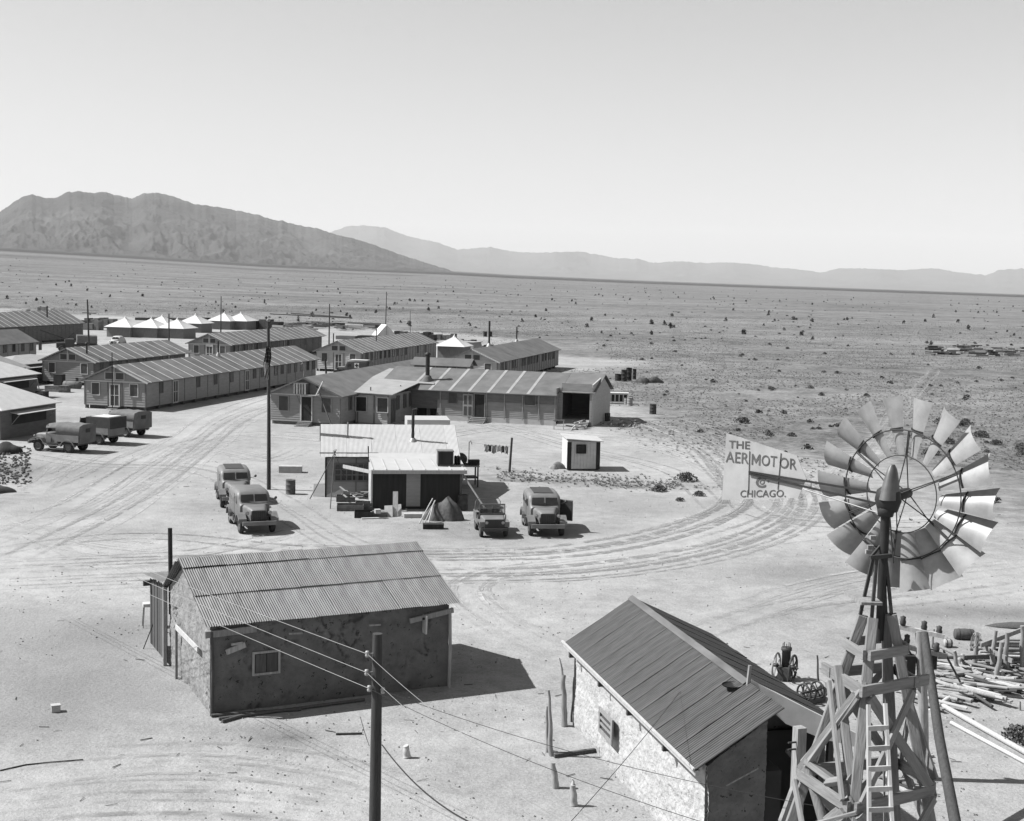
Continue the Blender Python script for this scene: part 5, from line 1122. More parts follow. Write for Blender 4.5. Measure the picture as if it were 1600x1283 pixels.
def crate(label, px, py, dx, dy, dz, rz=0.1, m_=None, open_=False, slats=3, name='crate', cat='crate', group='wooden crates', z=0.0):
    t = thing(name, label, cat, G(px, py, z), rz, group); m_ = m_ or M_crate; h = .025
    for s in (-1, 1):
        for k in range(slats):
            zz = dz * (k + .5) / slats
            MB().box((0, s * (dy / 2 - h / 2), zz), (dx, h, dz / slats - .012)).build('slat', m_, t); MB().box((s * (dx / 2 - h / 2), 0, zz), (h, dy - 2 * h - .004, dz / slats - .012)).build('slat', m_, t)
    MB().box((0, 0, .02), (dx - .06, dy - .06, .03)).build('base', m_, t)
    if not open_: MB().box((0, 0, dz + .012), (dx + .02, dy + .02, .024)).build('lid', m_, t)
    return t
M_crW = mat('pale_crate', .5, var=.2, scale=4)
crate('long pale box lying on the ground behind the flagpole', 454, 738, 1.5, .7, .42, R(4), M_crW, name='long_box', cat='box')
CG = 'crates of scrap beside the workshop'
crate('dark crate set back against the workshop wall, left of the scrap crates', 540, 783, 1.1, .7, .35, R(8), None, True, 2, group=CG)
crate('open dark crate of scrap in front of the workshop window', 547, 797, 1.5, .8, .35, R(8), None, True, 2, group=CG)
crate('open dark crate of scrap touching the porch corner', 569, 795, 1.0, .8, .4, R(5), None, True, 2, group=CG)
crate('long black crate lowest beside the porch corner', 568, 808, 1.0, .7, .35, R(6), M_tar, True, 2, group=CG)
crate('flat crate on the ground below the dark porch panel', 592, 807, .9, .5, .25, R(8), None, False, 2, group=CG)
crate('small pale carton on top of the flat crate', 590, 802, .3, .3, .2, R(20), M_crW, False, 1, name='carton', cat='carton', group=CG, z=.27)
crate('dark crate lying in front of the tarpaulin heap', 677, 826, 1.1, .5, .25, R(5), M_tar, False, 2, group=CG)
crate('low pale doorstep box below the workshop door', 645, 808, 1.0, .6, .2, R(8), M_crW, False, 1, name='step_box', cat='step', group=CG)
crate('small pale block lying alone on the left foreground ground', 87, 1112, .26, .22, .2, R(25), M_crW, False, 1, name='block', cat='block')
def board(label, a, b, w, th, m_=None, group=None, name='plank', cat='plank', za=.04, zb=.04, up=(0, 0, 1)):
    A = G(a[0], a[1], za) if len(a) == 2 else Vector(a); B = G(b[0], b[1], zb) if len(b) == 2 else Vector(b)
    base = Vector((A.x, A.y, 0)); return tag(MB().bar(A - base, B - base, w, th, up).build(name, m_ or M_woodL, None, base), label, cat, group)
def lean(label, base, top, w, th, m_=None, back=.35, group='boards leaning on the workshop', name='leaning_board', cat='board'):
    b = G(*base); T = DP(top[0], top[1], b.y + back); return tag(MB().bar((0, 0, 0), T - b, w, th, up=(0, 1, 0)).build(name, m_ or M_woodL, None, b), label, cat, group)
lean('wide pale board leaning low against the dark porch panel', (607, 808), (607, 790), .45, .03, M_crW); lean('tallest grey board leaning against the dark porch panel', (617.5, 807), (618, 768), .28, .04, M_woodL); lean('short narrow board leaning beside the tallest one', (625, 807), (624, 788), .2, .03, M_woodL)
lean('white square panel leaning on the workshop wall left of its window', (521.5, 777), (521.5, 757), 1.15, .03, M_white, .3)
lean('grey torn panel leaning left of the white square panel', (499, 776), (500, 756), .75, .05, M_sid, .5)
board('pale plank lying on the ground below the porch', (565, 810), (603, 809), .15, .05, M_woodL)
SG = 'scrap sticks on the crates'
random.seed(21)
for i in range(14):
    x = random.uniform(532, 575); y = random.uniform(776, 792); a = random.uniform(0, PI); l = random.uniform(.3, .8); c = G(x, y); c.z = random.uniform(.38, .7); d = Vector((math.cos(a), math.sin(a) * .6, random.uniform(-.25, .3))) * l / 2
    tag(MB().bar(-d, d, random.uniform(.05, .12), .04).build('scrap_stick', random.choice([M_woodL, M_wood, M_sid]), None, c), 'splintered scrap stick heaped on the crates by the workshop', 'stick', SG)
# tripod of thin poles
apx = DP(523, 708, 79.5)
tr = thing('pole_tripod', 'tripod of thin poles standing before the workshop window', 'tripod', (apx.x, apx.y, 0))
for px, py in ((484, 780), (549, 772), (516, 795)):
    q = G(px, py); MB().tube([q - Vector((apx.x, apx.y, 0)), apx - Vector((apx.x, apx.y, 0)) + (apx - q).normalized() * .25], [.03, .022], 6).build('leg', M_woodD, tr)
# tarpaulin heap
def heap(label, px, py, rx, ry, h, m_, seed=0, folds=5, name='tarpaulin_heap', cat='tarpaulin', rz=0):
    def fn(u, v):
        a = u * 2 * PI; r = v; n = 1 + .25 * noise.noise(Vector((math.cos(a) * 1.3, math.sin(a) * 1.3, seed))) + .10 * math.sin(a * folds + seed) * v
        x, y = rx * r * math.cos(a) * n, ry * r * math.sin(a) * n
        z = h * (1 - r ** 2) ** .6 if r < 1 else 0
        z *= 1 + .35 * noise.noise(Vector((x * 1.2, y * 1.2, seed + 4))); z += .16 * h * abs(noise.noise(Vector((x * 3, y * 2.4, seed + 7)))) * (1 - r)
        return Vector((x, y, max(z, -.02)))
    return tag(MB().grid(fn, 40, 12).build(name, m_, None, G(px, py), rz), label, cat)
tq = G(690, 812); tz = thing('tarpaulin_heap', 'crumpled dark tarpaulin draped over poles in front of the workshop', 'tarpaulin', tq)
def drape(u, v):
    a = u * 2 * PI; r = v; fo = .22 * math.sin(a * 9 + 2 * math.sin(a * 2)) * v + .12 * noise.noise(Vector((math.cos(a) * 3, math.sin(a) * 3, v * 2)))
    cx = .35 * (1 - v); x = cx * math.cos(a) * 1.0 + (1.0 * r + fo * .5) * math.cos(a) * (1.15 if math.cos(a) > 0 else 1.0); y = (.55 * r + fo * .35) * math.sin(a)
    z = (1.0 * (1 - r ** 2.6) + .35 * noise.noise(Vector((x * 1.6, y * 1.6, 5))) * (1 - r)) * (1 + .2 * math.cos(a)) + .5 * fo * (1 - r); return Vector((x, y, max(-.02, z - .12 * math.sin(PI * r))))
MB().grid(drape, 72, 16).build('cloth', mat('tarp', .13, var=.45, scale=3, bump=.6, bscale=4, dist=.08), tz)
for pa, pb_ in (((655, 818), (676, 779)), ((662, 820), (680, 782)), ((668, 822), (678, 784))):
    A = G(*pa) - tq; B = DP(pb_[0], pb_[1], tq.y) - tq; MB().tube([A, B], .035, 6).build('prop_pole', M_woodL, tz)
def _noheap(*a): pass
_noheap()
heap('black tarpaulin heap at the left edge below the trucks', 12, 708, 1.1, .8, .75, M_tar, 8, 4)
heap('dark ridge of piled earth at the left edge', -10, 768, 1.3, .9, .4, M_odD, 14, 5)
# junk stand right of the workshop
bs = G(733, 762); js = thing('work_bench', 'dark open bench with shelf standing in the workshop shadow', 'bench', bs, R(10))
MB().box((0, .6, 1.35), (1.3, 1.3, .06)).build('bench_top', M_wood, js)
for x in (-.55, .55):
    for y in (.05, 1.15): MB().box((x, y, .67), (.09, .09, 1.3)).build('leg', M_woodD, js)
MB().box((0, .6, .6), (1.15, 1.15, .05)).build('shelf', M_woodD, js); MB().box((-.55, -.02, .85), (.35, .04, .85)).build('side_panel', M_sidL, js)
q = G(721, 752); q.z = 1.4; dt = thing('tank_drum', 'round-topped dark tank resting on the bench beside the workshop', 'tank', bs + Vector((-.55, .55, 1.39)), R(10))
MB().lathe([(0, -.25), (.34, -.25), (.36, -.22), (.36, .22), (.34, .25), (0, .25)], (0, 0, .37), 'Y', 18).build('shell', M_iron, dt); MB().box((.15, 0, .04), (.75, .5, .07)).build('cradle', M_woodD, dt)
crate('dark box resting on the bench beside the round tank', 0, 0, .7, .45, .3, R(10), M_tar).location = bs + Vector((.25, .5, 1.39))
# laundry on its line
la_, lb_ = DP(733, 697, 95.5), DP(798, 690, 93.6); la_.z = lb_.z = 1.75
tag(MB().tube([Vector((0, 0, 0)), (lb_ - la_) * .5 + Vector((0, 0, -.06)), lb_ - la_], .008, 5).build('clothes_line', M_wireD, None, la_), 'thin clothes line stretched to the leaning post', 'line')
cp_ = thing('line_post', 'short hooked pipe holding the near end of the clothes line', 'pipe', (la_.x, la_.y, 0)); MB().tube([(0, 0, 0), (0, 0, 1.75), (.1, 0, 1.85), (.2, 0, 1.6)], .03, 7).build('pipe', M_iron, cp_)
LN = 'washing on the line'
for i, (px, w, h) in enumerate(((760, .38, .75), (766, .32, .65), (773, .42, .8), (780, .3, .6), (786, .34, .7), (792, .3, .8))):
    t = (px - 733) / 65; c = la_.lerp(lb_, t); c.z -= .06 * 4 * t * (1 - t) * .9
    def fn(u, v, w=w * .75, h=h * .68, i=i): return Vector(((u - .5) * w * (1 - .25 * v * math.sin(i * 2 + u * 5)), .06 * math.sin(u * 9 + v * 4 + i) * v, -h * v + .04 * math.sin(u * 7 + i)))
    tag(MB().grid(fn, 8, 8).build('garment', [M_sidL, M_odD, M_sid][i % 3], None, c), ['pale garment hanging nearest the hooked pipe', 'dark garment second along the washing line', 'wide grey garment in the middle of the washing line', 'pale short garment right of the middle of the line', 'dark garment second from the leaning post', 'grey garment hanging nearest the leaning post'][i], 'laundry', LN)
heap('bulging pale sack slumped against the white hut', 872, 732, .5, .36, .48, M_sidD, 22, 3, 'sack', 'sack'); heap('smaller sack in front of the slumped one by the white hut', 864, 733, .3, .26, .3, M_sid, 25, 4, 'sack', 'sack')
# ------------------------------------------------------------------ coop, woodpiles, sawhorse
cq = G(947, 631); co_ = thing('slatted_coop', 'long white slatted coop behind the garage end', 'coop', cq, R(-2))
MB().box((1.15, .5, .65), (2.3, .9, .95)).build('case', M_dark, co_)
MB().box((1.15, .5, 1.16), (2.5, 1.15, .06)).build('top', M_white, co_)
for k in range(6): MB().box((.06 + k * .436, .03, .65), (.1, .06, .95)).build('slat', M_white, co_)
for z in (.22, 1.08): MB().box((1.15, .02, z), (2.3, .05, .12)).build('rail', M_white, co_)
for x in (.1, 2.2): MB().box((x, .5, .09), (.1, .9, .2)).build('runner', M_woodD, co_)
random.seed(5)
def woodpile(x0, x1, y0, y1, n, lab, grp, lmax=1.3, hmax=.5):
    for i in range(n):
        px, py = random.uniform(x0, x1), random.uniform(y0, y1); c = G(px, py); a = random.gauss(.5, .5); l = random.uniform(.5, lmax); c.z = random.uniform(.05, hmax)
        d = Vector((math.cos(a), math.sin(a), random.uniform(-.18, .3))) * l / 2; c.z = max(c.z, abs(d.z) + .03)
        if random.random() < .5: m = MB().tube([-d, d], [random.uniform(.04, .08)] * 2, 7)
        else: m = MB().bar(-d, d, random.uniform(.07, .14), random.uniform(.04, .08))
        tag(m.build('firewood_log', random.choice([M_woodL, M_wood, M_wood, M_woodD]), None, c), lab, 'log', grp)
woodpile(893, 922, 663, 672, 34, 'firewood billet in the loose pile before the garage ramp', 'woodpile before the garage')
woodpile(958, 995, 662, 671, 26, 'split log in the loose pile beside the garage shadow', 'woodpile right of the garage')
woodpile(786, 812, 650, 660, 12, 'broken stick in the junk below the mess hall wall', 'junk below the mess hall wall', .9, .4)
sb = G(873, 671); sw_ = thing('sawhorse', 'plain wooden sawhorse left of the firewood pile', 'sawhorse', sb, 0)
MB().box((0, 0, .8), (1.0, .1, .1)).build('beam', M_wood, sw_)
for x in (-.42, .42):
    for s in (-1, 1): MB().bar((x, s * .28, 0), (x, 0, .78), .05, .07).build('leg', M_wood, sw_)
# ------------------------------------------------------------------ posts between the two adobe houses
SGp = 'weathered posts between the adobe houses'
def gnarl(label, base, top, r, m_=None, fork=None, name='fence_post', group=SGp, cat='post', r1=None):
    b = G(*base); T = DP(top[0], top[1], b.y) - b; pts = []; n = 9
    for k in range(n):
        t = k / (n - 1); pts.append(T * t + Vector((noise.noise(Vector((t * 3, base[0], 0))) * r * min(1.1, T.length * .55), noise.noise(Vector((t * 3, base[0], 5))) * r * min(1, T.length * .5), 0)) * (t > 0))
    t_ = thing(name, label, cat, b, 0, group); MB().tube(pts, [r * (1.15 - .35 * k / (n - 1)) if r1 is None else r + (r1 - r) * k / (n - 1) for k in range(n)], 9).build('trunk', m_ or M_wood, t_)
    if fork:
        F2 = DP(fork[0], fork[1], b.y) - b; MB().tube([pts[-2], pts[-2].lerp(F2, .5) + Vector((.02, 0, .05)), F2], [r * .6, r * .35, r * .2], 6).build('snag', m_ or M_wood, t_)
    return t_
gnarl('tall weathered post with a forked tip near the rubble house corner', (882, 1135), (881, 1055), .085, fork=(874, 1028))
gnarl('thin dark stick standing against the corner of the rubble house', (893, 1128), (897, 1058), .03, M_woodD)
gnarl('leaning pointed post, left one of the close pair', (855, 1175), (855, 1103), .055); gnarl('taller gnarled post, right one of the close pair', (862, 1181), (857, 1078), .08, r1=.035)
gnarl('short thick stump post below the close pair', (868, 1231), (864, 1191), .09); gnarl('short pale stump post nearest the bottom edge', (897, 1259), (895, 1226), .09, M_woodL, fork=(894, 1217))
gnarl('low split stump standing alone right of the foreground pole', (636, 1184), (634, 1165), .1, M_woodL); gnarl('thin crooked stick standing beside the flywheel engine', (1279, 1082), (1277, 1024), .035, M_woodD)
board('dark bar standing in for the shadow of the gnarled post', (866, 1181), (930, 1172), .1, .1, M_woodD, name='post_shadow', cat='log', za=.06, zb=.06)  # dark bar laid on the ground as the gnarled post's cast shadow
board('short dark bar lying left of the foreground pole', (525, 1147), (566, 1146), .06, .05, M_iron, name='iron_bar', cat='bar', za=.03, zb=.03)
tag(MB().tube([G(0, 1204, .02) - G(0, 1204), G(40, 1195, .02) - G(0, 1204), G(80, 1191, .02) - G(0, 1204), G(130, 1187, .02) - G(0, 1204)], .02, 6).build('hose', M_wireD, None, G(0, 1204)), 'thin dark hose snaking in from the lower left edge', 'hose')
# wash stand by the plank lean-to
ws_ = thing('wash_stand', 'spindly white-topped wash stand beside the plank lean-to', 'stand', G(233, 979), R(20)); MB().box((0, 0, .85), (.45, .4, .12)).build('basin', M_white, ws_)
for x, y in ((-.18, -.15), (.18, -.15), (.18, .15), (-.18, .15)): MB().bar((x * 1.3, y * 1.3, 0), (x, y, .8), .025, .025).build('leg', M_iron, ws_)
lean('thin dark pole leaning against the plank lean-to', (224, 1014), (264, 912), .03, .03, M_black, .3, group=None, name='leaning_rod', cat='rod')
# ------------------------------------------------------------------ flywheel engine and the smaller one
eb = G(1226, 1062); en = thing('flywheel_engine', 'old hit-and-miss engine with two spoked flywheels behind the rubble house', 'engine', eb, R(-28))
for x in (-.42, .36):
    o = MB().tube([(x, .58 * math.cos(2 * PI * k / 30), .60 + .54 * math.sin(2 * PI * k / 30)) for k in range(31)], .055, 8, cap=False).build('flywheel', M_wood if x < 0 else M_iron, en)
    for k in range(5):
        a = 2 * PI * k / 5 + .4; MB().bar((x, 0, .6), (x, .53 * math.cos(a), .6 + .5 * math.sin(a)), .05, .05, up=(1, 0, 0)).build('spoke', M_wood if x < 0 else M_iron, o)
    MB().lathe([(0, -.1), (.09, -.1), (.09, .1), (0, .1)], (x, 0, .6), 'X', 12).build('hub', M_iron, o)
MB().tube([(-.7, 0, .6), (.6, 0, .6)], .04, 8).build('crankshaft', M_iron, en); MB().box((0, .05, .3), (.5, .7, .6)).build('crankcase', M_iron, en)
cy = MB().lathe([(0, .5), (.2, .5), (.2, 1.3), (.24, 1.32), (.24, 1.45), (.0, 1.45)], (0, .1, 0), n=14).build('cylinder', M_iron, en)
for k in range(5): MB().tube([(.17 * math.cos(k * 1.25), .1 + .17 * math.sin(k * 1.25), 1.42), (.17 * math.cos(k * 1.25), .1 + .17 * math.sin(k * 1.25), 1.66)], .018, 6).build('stud', M_iron, cy)
en.scale = (.76, .76, .76)
e2 = thing('winch', 'small rusty winch with pulley wheel half hidden by the tower timbers', 'winch', G(1264, 1098), R(35))
for x in (-.3, 0, .45):
    o = MB().tube([(x, .33 * math.cos(2 * PI * k / 24), .42 + .33 * math.sin(2 * PI * k / 24)) for k in range(25)], .04, 7, cap=False).build('gear_wheel', M_iron, e2)
    for k in range(6): MB().bar((x, 0, .42), (x, .32 * math.cos(k * 1.05), .42 + .32 * math.sin(k * 1.05)), .03, .03, up=(1, 0, 0)).build('spoke', M_iron, o)
e2.scale = (.85, .85, .85); MB().box((.1, 0, .12), (1.1, .5, .2)).build('bed', M_woodD, e2); MB().tube([(-.45, 0, .42), (.75, 0, .42)], .05, 8).build('shaft', M_iron, e2); MB().lathe([(0, .62), (.3, .62), (.32, .66), (.3, .74), (0, .74)], (0, 0, .42), 'X', 16).build('pulley', M_wood, e2)
# ------------------------------------------------------------------ lumber yard at the right
def rolled(label, px, py, l, r, rz, m_, name, cat):
    t = thing(name, label, cat, G(px, py), rz); MB().lathe([(0, -l / 2), (r * .9, -l / 2), (r, -l / 2 + .03), (r * 1.1, 0), (r, l / 2 - .03), (r * .9, l / 2), (0, l / 2)], (0, 0, r), 'X', 18).build('shell', m_, t)
    for x in (-l * .28, l * .28): MB().lathe([(r * 1.06, -.02), (r * 1.1, 0), (r * 1.06, .02)], (x, 0, r), 'X', 18).build('hoop', M_iron, t)
    return t
rolled('wooden barrel lying on its side beyond the lumber pile', 1506, 999, .72, .2, R(-3), M_woodD, 'barrel', 'barrel')
rolled('small keg lying on its side near the corral posts', 1481, 1011, .28, .15, R(5), M_wood, 'keg', 'keg')
bt = thing('overturned_skiff', 'upturned dark trough lying at the right edge above the corral', 'trough', G(1580, 980), R(-6))
MB().rings([[Vector((x, w * math.cos(PI * k / 8), h * math.sin(PI * k / 8))) for k in range(9)] for x, w, h in ((-1.0, .02, .02), (-.6, .2, .12), (0, .32, .2), (.8, .34, .22), (1.3, .3, .2))], cap=True).build('hull', M_woodD, bt)
CP = 'corral posts at the right edge'
for lab, b_, t_, r in (('pointed corral post standing in front of the lumber', (1497, 1053), (1491, 1017), .075), ('corral post carrying a coil of wire', (1521, 1051), (1527, 992), .09), ('stout corral post left of the stacked rails', (1548, 1049), (1556, 985), .085), ('forked corral post nearest the lumber pile', (1556, 1063), (1565, 1003), .085), ('corral post in front of the stacked rails', (1571, 1052), (1574, 988), .09), ('corral post cut by the right edge', (1598, 1052), (1597, 978), .09), ('thin split post left of the small keg', (1456, 1012), (1459, 983), .05), ('small dark peg beyond the lumber at the right edge', (1594, 1110), (1594, 1096), .03)):
    gnarl(lab, b_, t_, r, group=CP)
q = DP(1523, 1000, G(1521, 1051).y - .1); coil = MB()
for k in range(6):
    r_ = .2 + .02 * (k % 3); coil.tube([Vector((r_ * .55 * math.cos(2 * PI * j / 20) + .05 * math.sin(k * 2), -.02 * k + .04 * math.sin(2 * PI * j / 20 + k), r_ * math.sin(2 * PI * j / 20) * 1.15 + .1 * math.cos(2 * PI * j / 20))) for j in range(21)], .009, 5, cap=False)
tag(coil.build('wire_coil', M_galv, None, q), 'coil of fencing wire hung on a corral post', 'wire')
for lab, a, b_, w in (('heavy rail running between the corral posts', (1530, 1005, .95), (1600, 983, 1.1), .16), ('pale slanting rail in front of the corral posts', (1535, 1001, .8), (1580, 1022, .75), .15), ('dark crosspiece nailed to the wire-coil post', (1504, 1016, .75), (1543, 1014, .75), .14)):
    A, B = G(a[0], a[1] + 45), G(b_[0], b_[1] + 45); A.z = a[2]; B.z = b_[2]; tag(MB().bar((0, 0, 0), B - A, .06, w).build('corral_rail', M_wood if 'dark' not in lab else M_woodD, None, A), lab, 'rail', CP)
random.seed(12)
for i in range(22):
    c = G(random.uniform(1575, 1625), random.uniform(1040, 1050)); c.z = .08 + .085 * (i // 2); d = Vector((random.uniform(1.1, 1.5), random.uniform(-.15, .15), random.uniform(-.03, .03)))
    tag(MB().tube([-d, d], [.05, .045], 7).build('stacked_rail', random.choice([M_wood, M_woodL, M_woodD]), None, c), 'rough rail in the stack behind the corral posts', 'rail', 'stacked rails at the right edge')
LG = 'loose boards in the lumber pile'
for i in range(120):
    px, py = random.uniform(1440, 1600), random.uniform(1035, 1108)
    if py > 1075 + (1600 - px) * .2 + 10: continue
    c = G(px, py); a = random.gauss(R(-38), R(22)) if random.random() < .75 else random.uniform(0, PI); l = random.uniform(.5, 2.4); d = Vector((math.cos(a), math.sin(a), random.uniform(-.08, .10))) * l / 2
    c.z = random.uniform(.04, .3); c.z = max(c.z, abs(d.z) + .03)
    m = MB().bar(-d, d, random.uniform(.08, .22), random.uniform(.03, .07)) if random.random() < .8 else MB().tube([-d, d], [random.uniform(.04, .09)] * 2, 8)
    mt_ = random.choice([M_woodL, M_wood, M_wood, M_wood, M_woodD])
    o_ = rod('loose_board', mt_, None, c - d, c + d, random.uniform(.08, .22), random.uniform(.03, .07)) if len(m.f) == 6 else m.build('loose_board', mt_, None, c)
    tag(o_, 'weathered board in the jumbled lumber pile beside the corral posts', 'board', LG)
for lab, a, b_, r, z in (('long pale pipe running down past the lumber pile', (1470, 1105), (1605, 1182), .085, .09), ('second long pale timber below the pipe', (1486, 1132), (1612, 1200), .06, .06), ('long dark pole along the upper edge of the pipe', (1440, 1092), (1520, 1128), .06, .06)):
    A, B = G(*a), G(*b_); A.z = B.z = z; tag(MB().tube([(0, 0, 0), B - A], r, 10).build('long_pipe', M_woodL if 'pale' in lab else M_wood, None, A), lab, 'pipe', 'long pipes below the lumber')
for i in range(16):
    c = G(random.uniform(1385, 1440), random.uniform(1180, 1262)); a = random.uniform(0, PI); d = Vector((math.cos(a), math.sin(a), random.uniform(-.1, .1))) * random.uniform(.3, .8); c.z = abs(d.z) + random.uniform(.03, .2)
    tag(MB().bar(-d, d, random.uniform(.08, .2), .05).build('scrap_board', random.choice([M_woodL, M_wood, M_woodD]), None, c), 'scrap board in the litter behind the tower ladder', 'board', 'scrap boards under the tower')
# ------------------------------------------------------------------ far stores: crate stacks, lumber stacks, sheds, scrap
FG = 'supply stacks behind the far barracks'
def fstack(label, px, py, dx, dy, dz, n, m_=M_crate, rz=-AZ, name='supply_stack'):
    t = thing(name, label, 'stack', G(px, py), rz, FG); nx = max(1, int(n))
    for k in range(nx):
        hh = dz * random.uniform(.55, 1.0); MB().box((-dx / 2 + dx * (k + .5) / nx, random.uniform(-.2, .2), hh / 2), (dx / nx * .9, dy, hh)).build('bale', random.choice([m_, M_tar, M_crate, M_sidD]), t)
    return t
random.seed(33)
fstack('row of dark crates stacked left of the far tents', 128, 515, 9, 2, 2.0, 7); fstack('jumbled dark stores between the striped roof and the tents', 158, 512, 7, 2, 2.2, 6); fstack('pale and dark stores on the skyline at the far left', 45, 492, 9, 2, 1.6, 6, M_sidL)
fstack('heap of white sacks on the skyline behind the far left roof', 72, 491, 4, 2, 2.4, 4, M_white); fstack('long row of dark crates behind the lone white tent', 683, 531, 8, 1.5, 1.5, 8); fstack('crate group right of the small plank shed', 757, 549, 6, 1.5, 1.3, 8, M_tar)
fstack('small pile of dark boxes behind the plank shed', 712, 536, 3, 1.2, 1.0, 3, M_tar); fstack('second small pile of dark boxes behind the plank shed', 732, 536, 3, 1.2, .9, 3, M_tar); fstack('jumble of dark scrap right of the ridge tent', 640, 531, 11, 2, 1.8, 9, M_tar)
fstack('low dark shed-like stack behind the pale gable barracks', 560, 531, 9, 2.5, 1.2, 2, M_sidD); fstack('dark lumber stack beyond the white tents', 270, 502, 20, 2, 1.2, 5, M_tar); fstack('flat-topped dark store right of the far tents', 408, 514, 10, 3, 2.6, 4, M_sidD)
ps = thing('plank_shed', 'small plank shed with two windows beside the lone white tent', 'shed', G(722, 557), R(-24)); MB().box((0, 1.5, 1.15), (4.0, 3.0, 2.3)).build('wall', M_sid, ps); MB().box((0, 1.5, 2.36), (4.4, 3.4, .08)).build('roof', M_felt2, ps)
for x in (-.7, .5): opening(ps, 'window', (x, 0, 1.5), .7, .7, (0, -1, 0), M_screen, frame=M_sidD)
random.seed(8)
def litter(x0, x1, y0, y1, n, lab, grp, lmin, lmax, name='lumber_length'):
    for i in range(n):
        px = random.uniform(x0, x1); py = random.uniform(y0, y1); c = G(px, py); a = random.gauss(R(-14), R(25)); l = random.uniform(lmin, lmax); d = Vector((math.cos(a), math.sin(a), 0)) * l / 2; c.z = terr(c.x, c.y) + random.uniform(.1, .9)
        tag(MB().bar(-d, d, random.uniform(.2, .7), random.uniform(.12, .5)).build(name, random.choice([M_tar, M_woodD, M_wood, M_sid, M_iron]), None, c), lab, 'lumber', grp)
litter(425, 590, 508, 517, 70, 'dark length of timber in the long lumber dump behind the barracks', 'lumber dump behind the barracks', 2, 7)
litter(1455, 1605, 546, 558, 90, 'blackened timber in the scrap dump far out at the right', 'scrap dump far right', .5, 3.2, 'scrap_timber')
for lab, a, b_ in (('long thin pole lying atop the lumber dump', (422, 498), (550, 505)), ('second long pole lying across the lumber dump', (455, 497), (548, 504))):
    A, B = G(*a), G(*b_); A.z = B.z = 1.3; tag(MB().bar((0, 0, 0), B - A, .3, .25).build('long_pole', M_tar, None, A), lab, 'pole', 'lumber dump behind the barracks')
for lab, x, y, r, h in (('dark hulk of scrap lying by the desert drums', 1005, 598, 1.0, .6), ('curled sheet of scrap right of the desert drums', 1020, 598, 1.2, .7)): heap(lab, x, y, r, .6, h, M_iron, x, 3, 'scrap_heap', 'scrap')
# clutter in the lane between the left hutments
HG = 'stores in the lane between the hutments'
crate('dark crate beside the awning of the middle hutment', 66, 624, 1.0, .8, .8, R(-14), M_tar, group=HG); crate('two-slat bench box under the low flat hutment roof', 84, 612, 1.8, .6, .6, R(-14), None, False, 2, group=HG)
crate('tall dark crate under the low flat hutment roof', 93, 605, 1.0, .8, 1.4, R(-14), M_tar, group=HG); crate('square crate at the end of the hutment lane', 101, 613, .9, .9, .7, R(-10), None, group=HG)
rolled('long pale boiler lying in the shade at the end of the hutment lane', 113, 607, 2.0, .4, R(-16), M_sidD, 'boiler', 'boiler')
drum('dark drum at the corner of the middle hutment', 62, 628, m_=M_black); drum('dark drum against the gable of the half-hidden barracks', 122, 602, m_=M_black)
lean('pale pole leaning at the corner of the middle hutment', (64, 622), (58, 592), .08, .06, M_woodL, .3, group=None, name='leaning_post', cat='post')
